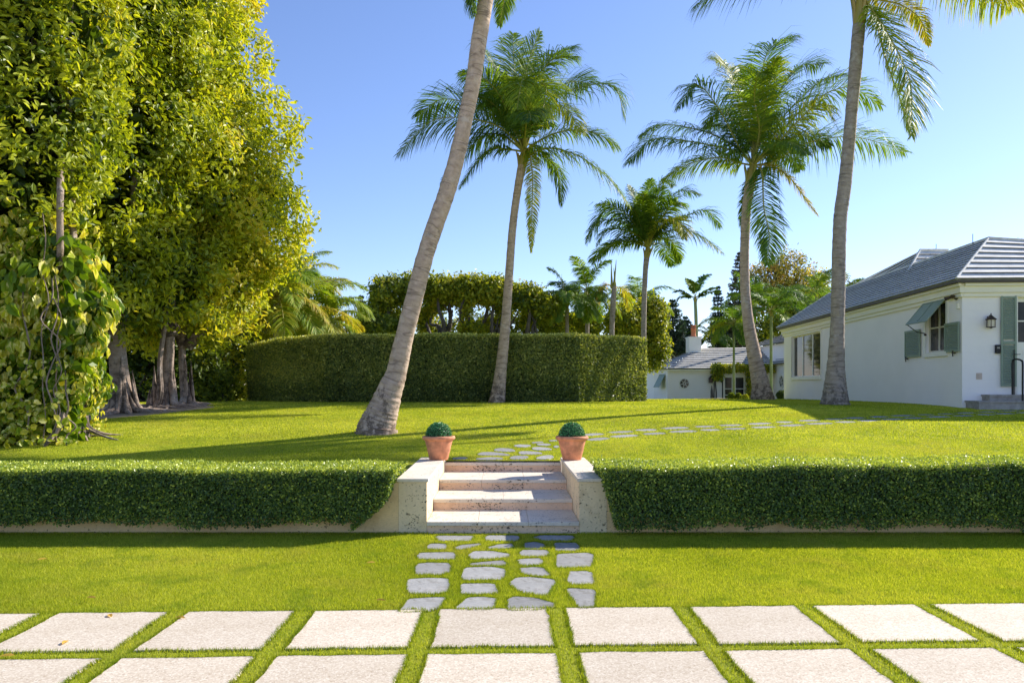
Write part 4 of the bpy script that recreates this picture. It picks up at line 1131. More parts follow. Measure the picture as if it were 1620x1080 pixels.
shrub('tall sunlit green shrub filling the gap between ficus trunks and hedge', 335, 640, 33, [(-12.7, 34, 3.0, 2.6, 1.8, 2.4), (-15.2, 35, 3.4, 2.6, 1.8, 2.9)], 3000, .19, tint=(.72, .2))
shrub('rounded dark shrub at the left end of the tall hedge', 352, 640, 30, [(-12.2, 30.3, 1.8, 1.3, .9, 1.0)], 1300, .14, tint=(.34, .15))
shrub('dark shrub in deep shade behind the broad fluted trunk', 225, 640, 29, [(-13.6, 29.5, 3.2, 2.6, 1.4, 2.8), (-17, 29.5, 3.2, 2.6, 1.4, 3.0), (-20.5, 29.5, 3.6, 2.8, 1.4, 3.4)], 2200, .20, tint=(.2, .15))
# ---------------------------------------------------------------- background trees
def bgtree(label, x, D, blobs_px, ncl, L, tint, mat='tree_leaf', limbs=(), name='broadleaf_tree', group='trees beyond the tall hedge', cat='tree', ybase=640, nper=9, twigs=5, inner=.3):
    b = px(x, ybase, D); b[2] = float(zt(D)); root = empty(name, b, label, cat, group)
    B = []
    for (cx, cy, rx, ry, dd) in blobs_px:
        p = px(cx, cy, D+dd); B.append((*p, rx*D/F, rx*D/F*.8, ry*D/F))
    ms = Msh()
    fork = b+np.array([0, 0, (B[0][2]-b[2])*.45])
    limb(ms, b-[0, 0, .2], fork, .28, .22, .04, 10)
    for bb in B:
        limb(ms, fork, np.array(bb[:3]), .16, .05, .16, 8, 12)
        for k in range(twigs): 
            s = np.array(bb[:3])+rng.normal(0, .3, 3)*bb[3]; u = rnd_unit(1)[0]; u[2] = abs(u[2])
            limb(ms, s, np.array(bb[:3])+u*np.array(bb[3:6])*rng.uniform(.9, 1.15), .035, .01, .08, 5, 6)
    for (a, c, r) in limbs: limb(ms, px(*a, D), px(*c, D), r, r*.4, .12, 7)
    part(ms, 'trunk', M['dark_bark'], root)
    ms = Msh(); clusters(ms, B, ncl, nper, L, L*1.7, tint, hexa=False, wr=.5, inner=inner)
    part(ms, 'crown', M[mat], root)
bgtree('ficus with an open arching underside, left of the leaning palm', 625, 45, [(622, 462, 34, 20, 0), (600, 492, 20, 24, 1), (655, 455, 28, 16, 0), (628, 505, 18, 14, 1)], 1500, .24, (.50, .2))
bgtree('flat topped bright ficus, just right of the leaning palm', 690, 45, [(693, 456, 26, 15, 0), (720, 461, 26, 16, .5), (688, 482, 14, 8, .5), (674, 505, 9, 22, 1)], 1500, .24, (.62, .2), limbs=[((700, 528), (716, 490), .12), ((716, 500), (700, 478), .08)])
bgtree('flat topped bright ficus with a visible forked trunk in the middle of the row', 738, 45, [(745, 458, 26, 17, 0), (765, 462, 22, 15, .5), (736, 486, 8, 14, 0), (748, 521, 18, 6, 0)], 1500, .24, (.60, .2), limbs=[((736, 540), (738, 485), .18), ((752, 530), (780, 492), .10)])
bgtree('flat topped ficus directly left of the slim palm trunk', 785, 45, [(785, 460, 24, 16, 0), (797, 486, 10, 14, .5), (776, 512, 10, 6, 1)], 1100, .24, (.58, .2), limbs=[((790, 535), (778, 500), .08), ((780, 528), (792, 495), .08)])
bgtree('rounded ficus at the right end of the row, sloping down to the palms', 838, 45, [(832, 470, 26, 17, 0), (858, 486, 24, 15, .5), (838, 504, 12, 8, 1)], 1200, .24, (.52, .2), limbs=[((800, 528), (820, 495), .10), ((850, 530), (838, 492), .08)])
bgtree('low leafy tree behind the pair of small palms', 905, 50, [(885, 510, 26, 20, 0), (925, 512, 26, 18, 1)], 1100, .26, (.45, .2), name='broadleaf_tree')
bgtree('leafy yellow green tree behind the slender dark palm', 1000, 52, [(985, 508, 28, 24, 0), (1030, 505, 24, 34, 1), (1035, 550, 20, 30, 1), (1010, 540, 20, 24, 1)], 2200, .26, (.55, .2))
bgtree('low twiggy growth between the ficus trunks over the hedge', 705, 47, [(690, 518, 26, 16, 0), (728, 520, 26, 12, 0), (760, 512, 24, 16, 0)], 420, .22, (.45, .2), twigs=12, nper=7)
bgtree('low twiggy growth above the hedge right of the slim palm trunk', 815, 47, [(808, 514, 22, 16, 0), (845, 514, 26, 16, 0), (872, 520, 22, 10, 0)], 520, .22, (.5, .2), twigs=12, nper=7)
bgtree('low shrubby tree just above the hedge left of the leaning palm', 585, 43, [(590, 515, 26, 14, 0), (625, 518, 18, 12, 1)], 700, .22, (.42, .2))
bgtree('ochre and green sea grape tree rising above the far end of the house', 1232, 75, [(1210, 440, 26, 26, 0), (1248, 425, 30, 26, 0), (1285, 450, 26, 26, 2), (1250, 465, 34, 24, 1), (1215, 475, 26, 20, 0)], 1700, .32, (.5, .28), mat='orange_leaf', twigs=26, nper=7, group='trees beyond the cottage', inner=.4)
bgtree('green tree under the ochre tree beside the house roof', 1290, 72, [(1300, 478, 30, 22, 0), (1262, 500, 24, 22, 0), (1238, 510, 24, 22, 0)], 1000, .32, (.45, .2), group='trees beyond the cottage')
bgtree('mixed green tree between the slim palms behind the cottage roof', 1195, 80, [(1190, 520, 30, 26, 0), (1150, 530, 26, 24, 0), (1225, 530, 26, 26, 0)], 1300, .32, (.35, .2), group='trees beyond the cottage')
bgtree('thin bare twigged tree top above the house roof at the right edge', 1612, 45, [(1614, 390, 10, 12, 0)], 40, .15, (.3, .2), twigs=30, nper=3, group='trees beyond the cottage')
bgtree('dense green tree behind the yellow palms beside the green wall', 430, 46, [(420, 520, 40, 34, 0), (480, 530, 40, 24, 0), (535, 535, 30, 16, 0)], 1700, .26, (.35, .2))
bgtree('dark green tree closing the gap behind the ficus trunks', 300, 50, [(300, 560, 50, 50, 0), (380, 560, 44, 44, 0), (210, 560, 60, 60, 0), (100, 560, 70, 70, 0)], 2600, .32, (.3, .2))

def norfolk(label, x, ytop, D, halfw, ybase=600, tiers=18, tint=.5, skew=1.0, sparse=0):
    b = px(x, ybase, D); top = px(x, ytop, D); b[2] = float(zt(D)); W = halfw*D/F
    root = empty('norfolk_pine', b, label, 'pine tree', 'tiered pines')
    ms = Msh(); tube(ms, [b, (b+top)/2, top], [.25, .14, .02], 8); H = top[2]-b[2]
    lv = Msh()
    z1 = top[2]-.1; z0 = px(x, min(ybase, 560), D)[2]
    tiers = int(tiers*1.35)
    for i in range(tiers):
        t = (i+rng.uniform(.2, .8))/tiers; z = z1-(z1-z0)*t; wr = W*(t**.62)*rng.uniform(.85, 1.1)
        na = 7
        for k in range(na):
            if rng.random() < sparse: continue
            a = k/na*6.28+i*.7+rng.uniform(-.2, .2); h = np.array([math.cos(a), math.sin(a), 0])
            s = np.array([b[0], b[1], z]); e = s+h*wr+np.array([0, 0, wr*rng.uniform(-.12, .16)])
            m = s+h*wr*.55+np.array([0, 0, -.10*wr])
            c = catmull([s, m, e], 12)
            tube(ms, c, np.linspace(.035, .012, 12), 5)
            n = int(44*max(wr, .5)); q = rng.uniform(.15, 1, n)**.8; ii = q*11; i0 = ii.astype(int).clip(0, 10); f = (ii-i0)[:, None]
            P = c[i0]*(1-f)+c[i0+1]*f
            sd = np.cross(h, [0, 0, 1.])*rng.choice([-1, 1], n)[:, None]
            Dr = unit(sd*1.0+h*.7+rng.normal(0, .55, (n, 3))+[0, 0, .15])
            Ls = .30*wr*.5*(1.1-.6*q)+.22
            leaf_batch(lv, P, np.tile([0, 0, 1.], (n, 1))+rng.normal(0, .5, (n, 3)), Dr, Ls, .07*D/60+.02, np.clip(rng.normal(tint, .15, n), 0, 1), .1, False)
    part(ms, 'trunk', M['dark_bark'], root); part(lv, 'branches', M['pine'], root)
norfolk('small dark tiered pine tip just right of the yellow palms', 523, 444, 60, 13, tiers=11)
norfolk('dark tiered pine, left one of two beside the ficus row', 571, 466, 52, 13, tiers=12)
norfolk('dark tiered pine, right one of two beside the ficus row', 591, 458, 53, 15, tiers=13)
norfolk('tall blue green tiered pine left of the cottage chimney', 1064, 472, 68, 30, 640, 15, .35)
norfolk('blue green tiered pine just behind the cottage chimney', 1084, 500, 72, 26, 640, 12, .35)
norfolk('perfect cone shaped tiered pine between royal palm and leaning palm', 1136, 452, 72, 19, 620, 17, .3)
norfolk('tall reddish tiered pine directly behind the leaning palm trunk', 1170, 398, 74, 32, 620, 24, .85)
norfolk('bushy tiered pine left of the tall blue green one', 1042, 500, 66, 22, 640, 12, .35)

# ---------------------------------------------------------------- white house
ang = math.atan2(1.108-.0, 16.6)
C0 = np.array([13.47, 23.0]); ux = np.array([.0665, .9978]); nx = np.array([-.9978, .0665])
def WF(s, o, z):  p = C0+ux*s+nx*o; return (p[0], p[1], z)          # left wall: s to the back, o outward
fx = np.array([.9978, -.0665]); fn = np.array([-.0665, -.9978])
def FF(s, o, z):  p = C0+fx*s+fn*o; return (p[0], p[1], z)          # front wall: s to the right
WL = 18.6; EZ = 5.02; SPAN = 5.0; BASEZ = .9
house = empty('white_house', (*C0, BASEZ), 'long white house with grey tiled hip roof at the right of the lawn', 'house')
def wall(ms, fr, s0, s1, z0, z1, ops, depth=.16):
    ss = sorted({s0, s1, *[v for o in ops for v in o[:2]]}); zs = sorted({z0, z1, *[v for o in ops for v in o[2:]]})
    def q(P, uvs):
        V = [fr(*p) for p in P]; a, b, c = [np.array(V[i]) for i in (0, 1, 2)]
        ms.add(V, [[0, 1, 2, 3]], .5, 0, np.array([uvs]))
    flip = np.cross(np.array(fr(1, 0, 0))-np.array(fr(0, 0, 0)), [0, 0, 1]) @ (np.array(fr(0, 1, 0))-np.array(fr(0, 0, 0))) < 0
    for a, b in zip(ss[:-1], ss[1:]):
        for c, d in zip(zs[:-1], zs[1:]):
            if any(o[0] <= a+1e-6 and b <= o[1]+1e-6 and o[2] <= c+1e-6 and d <= o[3]+1e-6 for o in ops): continue
            P = [(a, 0, c), (b, 0, c), (b, 0, d), (a, 0, d)]; U = [(a, c), (b, c), (b, d), (a, d)]
            if flip: P, U = P[::-1], U[::-1]
            q(P, U)
    for a, b, c, d in ops:
        for P in ([(a, 0, c), (a, 0, d), (a, -depth, d), (a, -depth, c)], [(b, 0, d), (b, 0, c), (b, -depth, c), (b, -depth, d)], [(a, 0, d), (b, 0, d), (b, -depth, d), (a, -depth, d)], [(b, 0, c), (a, 0, c), (a, -depth, c), (b, -depth, c)]):
            q(P, [(p[0]+p[1], p[2]) for p in P])
sD = lambda x: (14515/(x-891.1)-23)/.9978
w1 = (sD(1299), sD(1253), 2.40, 4.50); w2 = (sD(1497.5), sD(1465.5), 3.02, 4.62)
ms = Msh()
wall(ms, WF, 0, WL, BASEZ, EZ, [w1, w2])
door = (1.58, 2.75, 1.70, 4.58)
wall(ms, FF, 0, SPAN+2, BASEZ, EZ, [door])
V = [WF(WL, 0, BASEZ), WF(WL, -5, BASEZ), WF(WL, -5, EZ), WF(WL, 0, EZ)]; ms.add(V, [[3, 2, 1, 0]], .5, 0)
V = [FF(SPAN+2, 0, BASEZ), FF(SPAN+2, -20, BASEZ), FF(SPAN+2, -20, EZ), FF(SPAN+2, 0, EZ)]; ms.add(V, [[0, 1, 2, 3]], .5, 0)
part(ms, 'wall', M['white'], house)
# cornice: stepped cream bands under the eave
ms = Msh()
for o, z0, z1 in ((.07, EZ-.42, EZ-.30), (.12, EZ-.30, EZ-.02), (.20, EZ-.11, EZ-.02)):
    box(ms, -o, WL+o, .001 if o < .15 else .121, o, z0+.001, z1, WF); box(ms, 0.0, SPAN+2, .001 if o < .15 else .121, o, z0+.001, z1, FF)
bevel(part(ms, 'cornice', M['cream'], house), .008)
ms = Msh(); box(ms, -.30, WL+.3, .201, .30, EZ-.02, EZ+.075, WF); box(ms, -.20, SPAN+2, .201, .302, EZ-.021, EZ+.074, FF)
box(ms, -.2, WL+.2, -.1, .20, EZ-.018, EZ+.01, WF); box(ms, .11, SPAN+2, -.1, .20, EZ-.017, EZ+.009, FF)
bevel(part(ms, 'gutter', M['gutter'], house), .015)
# roof slopes laid in courses
def slope(ms, e0, e1, r0, r1, n, th=.045):
    """e0-e1 eave line, r0-r1 ridge line (left to right seen from outside)"""
    e0, e1, r0, r1 = [np.array(v, float) for v in (e0, e1, r0, r1)]
    nrm = np.cross(e1-e0, (r0+r1)/2-(e0+e1)/2); nrm = nrm/np.linalg.norm(nrm)
    if nrm[2] < 0: nrm = -nrm
    for i in range(n):
        t0, t1 = i/n, (i+1)/n+.012
        a, b, c, d = e0+(r0-e0)*t0, e1+(r1-e1)*t0, e1+(r1-e1)*t1, e0+(r0-e0)*t1
        j = rng.normal(0, .003)
        lo = nrm*(th+j)
        V = [a+lo, b+lo, c, d, a-nrm*.03, b-nrm*.03]
        ms.add(V, [[0, 1, 2, 3]], rng.uniform(.4, .6), 0)
        ms.add(V, [[4, 5, 1, 0]], .5, 1)
apx = np.array([*(C0+fx*1.70+ux*1.75), 6.66]); ridge_end = np.array([*(C0+fx*1.70+ux*(WL-2.0)), 6.66])
ov = .32; ez = EZ+.07
eL0 = np.array(WF(-ov, ov, ez)); eL1 = np.array(WF(WL+ov, ov, ez)); eR = np.array(FF(SPAN+2.3, ov, ez)); apr = apx+np.array([*(fx*.05), 0])
rf = Msh()
slope(rf, eL0, eL1, apx, ridge_end, 14)
slope(rf, eL0, eR, apx, np.array([*(C0+fx*4.4+ux*1.6), 6.42]), 8, .05)
bk = np.array([*(C0+fx*3.6+ux*(WL+ov)), ez]); slope(rf, bk, eL1, ridge_end, ridge_end, 10)
e_ = np.array([*(C0+fx*4.4+ux*(WL)), 4.9]); 
rf.add([apx, ridge_end, e_, np.array([*(C0+fx*4.4+ux*1.6), 6.42])], [[0, 1, 2, 3]], .5, 0)
for a, b in ((eL0, apx), (apx, ridge_end), (apx, np.array([*(C0+fx*4.4+ux*1.6), 6.42])), (eL1, ridge_end)):
    tube(rf, [a+[0, 0, .03], b+[0, 0, .02]], .04, 8, 0)
# raised hip roof behind
pk0 = px(1456, 397, 30.5); pk1 = px(1500, 397, 30.5); zE = 5.75
A = px(1425, 0, 29.0); A[2] = zE; B2 = px(1525, 0, 29.0); B2[2] = zE; A3 = px(1345, 0, 39); A3[2] = 5.2
slope(rf, A, B2, pk0, pk1, 8, .06)
pkb = pk0+np.array([.6, 7, -.35]); slope(rf, A, A3, pk0, pkb, 11, .06)
tube(rf, [A+[0, 0, .05], pk0+[0, 0, .04]], .05, 8, 0); tube(rf, [pk0+[0, 0, .04], pk1+[0, 0, .04]], .05, 8, 0)
part(rf, 'roof', [M['tile'], M['tile_butt']], house)
for (x, y0, y1, D) in ((1539, 390, 370, 25.5), (1481, 398, 386, 30.5)):
    ms = Msh(); tube(ms, [px(x, y0+6, D), px(x, y1, D)], .012, 6); part(ms, 'lightning_rod', M['black'], house)
# windows
def window(fr, op, cols, rows, depth=.10, fw=.06, mw=.035, matf='bisque', mulls=(), sill=True, trim=0, surround='white_plain'):
    a, b, c, d = op; ms = Msh()
    box(ms, a+.001, a+fw, -depth-.04, -depth+.02, c+.001, d-.001, fr); box(ms, b-fw, b-.001, -depth-.04, -depth+.02, c+.001, d-.001, fr)
    box(ms, a+fw, b-fw, -depth-.04, -depth+.02, c+.001, c+fw, fr); box(ms, a+fw, b-fw, -depth-.04, -depth+.02, d-fw, d-.001, fr)
    for m in cols: box(ms, a+(b-a)*m-mw, a+(b-a)*m+mw, -depth-.035, -depth+.012, c+fw, d-fw, fr)
    for m in rows: box(ms, a+fw, b-fw, -depth-.033, -depth+.008, c+(d-c)*m-mw*.8, c+(d-c)*m+mw*.8, fr)
    w = part(ms, 'window', M[matf], house)
    g_ = Msh(); V = [fr(a+fw, -depth-.02, c+fw), fr(b-fw, -depth-.02, c+fw), fr(b-fw, -depth-.02, d-fw), fr(a+fw, -depth-.02, d-fw)]
    g_.add(V, [[3, 2, 1, 0]]); subpart(g_, 'pane', M['glass'], w)
    if sill:
        s_ = Msh(); box(s_, a-.10, b+.10, .002, .07, c-.14, c-.002, fr); box(s_, a, b, -depth, .001, c-.05, c+.012, fr)
        subpart(s_, 'sill', M[surround], w)
    if trim:
        s_ = Msh(); box(s_, a-trim, a-.002, .002, .035, c, d+trim, fr); box(s_, b+.002, b+trim, .002, .035, c, d+trim, fr); box(s_, a-.002, b+.002, .002, .034, d+.002, d+trim-.001, fr)
        subpart(s_, 'surround', M[surround], w)
    return w
window(WF, w1, (1/3, 2/3), (), mw=.05, matf='white_plain', trim=.10)
window(WF, w2, (.5,), (.5,), mw=.03, trim=.13)
# shutters
def louvre(ms, fr3, w, h, fw=.055, pitch=.055, midrail=(), flip=False):
    """fr3(u, v, n): panel plane coordinates"""
    bx = lambda u0, u1, v0, v1, n0, n1: box(ms, u0, u1, n0, n1, v0, v1, lambda x, y, z: fr3(x, z, y))
    bx(0, fw, 0, h, 0, .035); bx(w-fw, w, 0, h, 0, .035); bx(fw, w-fw, 0, fw*1.3, 0.001, .034); bx(fw, w-fw, h-fw*1.3, h, 0.001, .034)
    for m in midrail: bx(fw, w-fw, m-.05, m+.05, 0.001, .034)
    v = fw*1.3+.02
    while v < h-fw*1.3-.02:
        if not any(abs(v-m) < .07 for m in midrail):
            if flip: P = [fr3(fw, v-.004, .006), fr3(w-fw, v-.004, .006), fr3(w-fw, v+pitch*.75, .030), fr3(fw, v+pitch*.75, .030), fr3(fw, v-.014, .000), fr3(w-fw, v-.014, .000), fr3(w-fw, v+pitch*.75-.01, .024), fr3(fw, v+pitch*.75-.01, .024)]
            else: P = [fr3(fw, v-.004, .030), fr3(w-fw, v-.004, .030), fr3(w-fw, v+pitch*.62, .006), fr3(fw, v+pitch*.62, .006), fr3(fw, v-.014, .024), fr3(w-fw, v-.014, .024), fr3(w-fw, v+pitch*.62-.01, .0), fr3(fw, v+pitch*.62-.01, .0)]
            ms.add(P, [[0, 1, 2, 3], [7, 6, 5, 4], [4, 5, 1, 0], [3, 2, 6, 7]])
        v += pitch
def shutter(fr, s0, s1, z0, z1, off=.035, mid=(), label=None):
    ms = Msh(); louvre(ms, lambda u, v, n: fr(s0+u, off+n, z0+v), s1-s0, z1-z0, midrail=mid)
    o = part(ms, 'shutter', M['sage'], house)
    if label: o['label'] = label
    return o
def dog(fr, s, z):
    ms = Msh(); box(ms, s-.015, s+.015, .0, .09, z-.02, z+.02, fr); box(ms, s-.07, s+.07, .075, .10, z-.012, z+.012, fr); box(ms, s-.01, s+.02, .076, .099, z-.10, z+.08, fr)
    return ms
a_ = shutter(WF, sD(1458), sD(1434), 2.92, 3.84, label='lower louvred shutter left of the window'); subpart(dog(WF, sD(1437), 2.88), 'holdback', M['black'], a_)
a_ = shutter(WF, sD(1520), sD(1497), 2.98, 3.88, label='lower louvred shutter right of the window'); subpart(dog(WF, sD(1512), 2.94), 'holdback', M['black'], a_)
# propped awning shutter
s0, s1 = w2[0]-.03, w2[1]+.06
top, bot = (.06, 4.63), (.62, 3.94)
v = np.array([bot[0]-top[0], bot[1]-top[1]]); hL = np.linalg.norm(v); v /= hL; nn = np.array([-v[1], v[0]])
ms = Msh()
louvre(ms, lambda u, w_, n: WF(s0+u, bot[0]-v[0]*w_+nn[0]*n, bot[1]-v[1]*w_+nn[1]*n), (s1-s0)/2-.002, hL, fw=.04, pitch=.07, flip=True)
louvre(ms, lambda u, w_, n: WF((s0+s1)/2+.002+u, bot[0]-v[0]*w_+nn[0]*n, bot[1]-v[1]*w_+nn[1]*n), (s1-s0)/2-.002, hL, fw=.04, pitch=.07, flip=True)
aw = part(ms, 'awning_shutter', M['sage'], house); aw['label'] = 'louvred awning shutter propped out over the window'
for s in (s1-.05,):
    ms = Msh(); tube(ms, [WF(s, .02, 3.66), WF(s, .30, 3.72), WF(s, .60, 3.95)], .014, 7); tube(ms, [WF(s, .0, 3.62), WF(s, .06, 3.62)], .03, 8); subpart(ms, 'stay', M['black'], aw)
shutter(FF, 1.087, 1.53, 1.93, 4.62, mid=(1.30,), label='tall louvred shutter beside the front door')
# front door with glazed top
a, b, c, d = door
dr = Msh(); box(dr, a-.045, a-.001, .002, .04, c-.2, d+.10, FF); box(dr, a, b, .003, .041, d+.002, d+.16, FF)
fo = part(dr, 'door_frame', M['white_plain'], house)
dr = Msh(); box(dr, a+.001, b-.001, -.14, -.08, c+.001, 3.25, FF); box(dr, a+.001, a+.06, -.14, -.08, 3.251, d-.001, FF); box(dr, b-.14, b-.001, -.14, -.08, 3.251, d-.001, FF)
box(dr, a+.061, b-.141, -.139, -.081, d-.13, d-.002, FF); box(dr, a+.061, b-.141, -.13, -.09, 3.86, 3.90, FF); box(dr, a+.2, b-.2, -.08, -.066, 1.9, 3.05, FF)
do = part(dr, 'door', M['white_plain'], house)
g_ = Msh(); g_.add([FF(a+.06, -.11, 3.25), FF(b-.14, -.11, 3.25), FF(b-.14, -.11, d-.12), FF(a+.06, -.11, d-.12)], [[0, 1, 2, 3]]); subpart(g_, 'pane', M['glass'], do)
# front steps, rail, lamp, box, plate
st = empty('front_steps', FF(2.0, .4, 1.2), 'weathered grey stone steps below the front door', 'steps')
for (s0_, off, z0, z1) in ((.07, .78, 1.10, 1.51), (.54, .45, 1.511, 1.69)):
    ms = Msh(); box(ms, s0_+.03, 5.5, .003, off-.03, z0, z1-.05, FF); box(ms, s0_, 5.5, .002, off, z1-.049, z1, FF); part(ms, 'step', M['stepstone'], st)
hr = empty('handrail', FF(1.3, .5, 1.69), 'black iron handrail with a bent top beside the front door', 'handrail')
ms = Msh(); zt0 = 2.62
pts = [FF(1.245, .36, 1.69), FF(1.245, .36, 2.2), FF(1.245, .36, 2.62), FF(1.27, .40, 2.71), FF(1.31, .50, 2.72), FF(1.345, .62, 2.68), FF(1.36, .66, 2.58), FF(1.36, .66, 2.1), FF(1.36, .66, 1.51)]
tube(ms, catmull(pts, 60), .026, 10); part(ms, 'rail', M['black'], hr)
ms = Msh(); tube(ms, [FF(1.44, .10, 1.69), FF(1.44, .10, 3.02)], .016, 8); tube(ms, [FF(1.44, .10, 2.88), FF(1.62, .10, 2.88)], .010, 6); part(ms, 'post', M['black'], hr)
ln = empty('wall_lantern', FF(.74, .02, 3.5), 'bronze wall lantern on the white wall near the front door', 'lantern')
ms = Msh(); box(ms, .71, .77, .002, .03, 3.72, 4.02, FF); tube(ms, [FF(.74, .02, 3.98), FF(.74, .10, 4.04), FF(.74, .17, 4.01)], .014, 8)
c_ = FF(.74, .17, 0); lz = lambda z: 4.10+(z-4.06)*.72
lathe(ms, [(r, lz(z)) for r, z in [(0, 4.06), (.018, 4.05), (.012, 4.0), (.035, 3.96), (.075, 3.90), (.135, 3.83), (.150, 3.80), (.150, 3.785), (0, 3.785)][::-1]], c_[0], c_[1], 12)
lathe(ms, [(r, lz(z)) for r, z in [(0, 3.43), (.02, 3.43), (.05, 3.46), (.125, 3.475), (.125, 3.495), (0, 3.495)]], c_[0], c_[1], 12)
for k in range(6):
    a = k/6*6.283; q = np.array([c_[0]+math.cos(a)*.122, c_[1]+math.sin(a)*.122]); tube(ms, [(*q, lz(3.49)), (*q, lz(3.79))], .009, 5)
part(ms, 'frame', M['bronze'], ln)
ms = Msh(); lathe(ms, [(.108, lz(3.496)), (.112, lz(3.78))], c_[0], c_[1], 12); part(ms, 'glass', M['lampglass'], ln)
mb = empty('door_box', FF(1.0, .02, 2.9), 'small black wall box left of the tall green shutter', 'box')
ms = Msh(); box(ms, .93, 1.06, .002, .09, 2.91, 3.17, FF); bevel(part(ms, 'case', M['black'], mb), .012)
ms = Msh(); box(ms, .955, 1.035, .091, .096, 3.05, 3.10, FF); part(ms, 'dial', M['stepstone'], mb)
ms = Msh(); box(ms, .40, .57, .002, .014, 2.14, 2.33, FF); box(ms, .43, .54, .015, .020, 2.17, 2.30, FF)
tag(bevel(ms.build('outlet_cover', M['plate']), .003), 'beige square cover plate low on the white front wall', 'cover plate')
fl = empty('flood_light', WF(.35, .0, 4.62), 'twin bronze flood light high on the side wall', 'flood light')
ms = Msh(); tube(ms, [WF(.30, .0, 4.62), WF(.30, .05, 4.62)], .07, 12); tube(ms, [WF(.30, .05, 4.62), WF(.42, .15, 4.63)], .02, 6); tube(ms, [WF(.30, .05, 4.62), WF(.22, .15, 4.63)], .02, 6); part(ms, 'mount', M['bronze'], fl)
for a, b in ((WF(.38, .11, 4.65), WF(.50, .26, 4.60)), (WF(.22, .11, 4.65), WF(.15, .22, 4.63))):
    ms = Msh(); a, b = np.array(a), np.array(b); tube(ms, [a, a+(b-a)*.3, b], [.03, .045, .06], 12); part(ms, 'lamp_head', M['bronze'], fl)
ms = Msh(); box(ms, .12, .22, .002, .07, 4.26, 4.44, WF)
tag(bevel(ms.build('motion_sensor', M['cream']), .01), 'small cream sensor box under the flood light', 'sensor')

# ---------------------------------------------------------------- far cottage
CD = 60.0
cot = empty('white_cottage', (14, CD, .6), 'small white cottage with grey roof, round window and clay chimney pot', 'cottage')
def CF(s, o, z): return (s, CD-o, z)
def cxz(x, y, D=CD): return (x-810)*D/F, EYE-(y-611)*D/F
x0 = cxz(1056, 0)[0]; ze = cxz(0, 583.5)[1]
xL, DL = (1034.5-810)*62.6/F, 62.6
zb = .3
fdoor = (cxz(1142, 0)[0], cxz(1180, 0)[0], .62, cxz(0, 592)[1])
ms = Msh(); wall(ms, CF, x0, 20.45, zb, ze, [fdoor], .2)
V = [(xL, DL, zb), (x0, CD, zb), (x0, CD, ze), (xL, DL, ze)]; ms.add(V, [[0, 1, 2, 3]])
V = [(xL, DL, zb), (xL, 70, zb), (xL, 70, ze), (xL, DL, ze)]; ms.add(V, [[3, 2, 1, 0]])
part(ms, 'wall', M['white'], cot)
ms = Msh(); ra = px(1107, 551, 64.5); rb = px(1240, 549.5, 64.5); o_ = .35
eA = np.array([x0-.1, CD-o_, ze]); eB = np.array([21., CD-o_, ze]); eC = np.array([xL-.35, DL-.15, ze]); eD = np.array([xL-.2, 69, ze])
slope(ms, eA, eB, ra, rb, 11, .10); slope(ms, eC, eA, ra, ra, 11, .10); slope(ms, eD, eC, ra+[0, .5, 0], ra, 11, .10)
part(ms, 'roof', [M['tile'], M['tile_butt']], cot)
ms = Msh(); box(ms, x0-.05, 20.45, .02, .30, ze-.16, ze-.02, CF)
part(ms, 'cornice', M['cream'], cot)
chx, chz = cxz(1087.5, 556, 64); chx1, chz1 = cxz(1106.5, 535, 64)
ms = Msh(); box(ms, chx, chx1, 63.4, 64.6, chz-.8, chz1); box(ms, chx-.06, chx1+.06, 63.34, 64.66, chz1+.001, chz1+.10)
ch = part(ms, 'chimney', M['white_plain'], cot)
ms = Msh(); cx_ = cxz(1097, 0, 64)[0]; z_ = chz1+.1
lathe(ms, [(.20, z_), (.21, z_+.08), (.16, z_+.12), (.16, z_+.62), (.20, z_+.66), (.20, z_+.74), (.15, z_+.78), (.15, z_+.9), (.19, z_+.93), (.17, z_+.99), (.1, z_+1.0), (0, z_+1.0)], cx_, 64, 14)
ms.v[0][:, 0] = (ms.v[0][:, 0]-cx_)*1.25+cx_
subpart(ms, 'chimney_pot', M['chimney'], ch)
def roundwin(c, r, fr, name='round_window'):
    ms = Msh(); th = np.linspace(0, 2*np.pi, 29)
    ring = lambda rr, o: np.array([fr(c[0]+math.cos(t)*rr, o, c[1]+math.sin(t)*rr) for t in th])
    A, B_, C_, D_ = ring(r*1.18, .02), ring(r*1.18, .06), ring(r*.97, .06), ring(r*.97, .01)
    n = len(th)
    for a, b in ((A, B_), (B_, C_), (C_, D_)):
        k = np.arange(n-1); ms.add(np.vstack([a, b]), np.stack([k, k+1, n+k+1, n+k], 1))
    tr = [np.array(fr(c[0]+math.cos(t)*r*.28, .05, c[1]+math.sin(t)*r*.28)) for t in th]; tube(ms, tr, r*.06, 6)
    for k in range(6):
        t = k/6*6.283+.26; a = fr(c[0]+math.cos(t)*r*.28, .05, c[1]+math.sin(t)*r*.28); b = fr(c[0]+math.cos(t)*r, .05, c[1]+math.sin(t)*r); tube(ms, [a, b], r*.055, 6)
    w = part(ms, name, M['white_plain'], cot)
    g_ = Msh(); P = ring(r, .03)[:-1]; g_.add(P, np.arange(len(P))[None, :]); subpart(g_, 'pane', M['glass'], w)
roundwin(cxz(1082.5, 606.4), .36, CF)
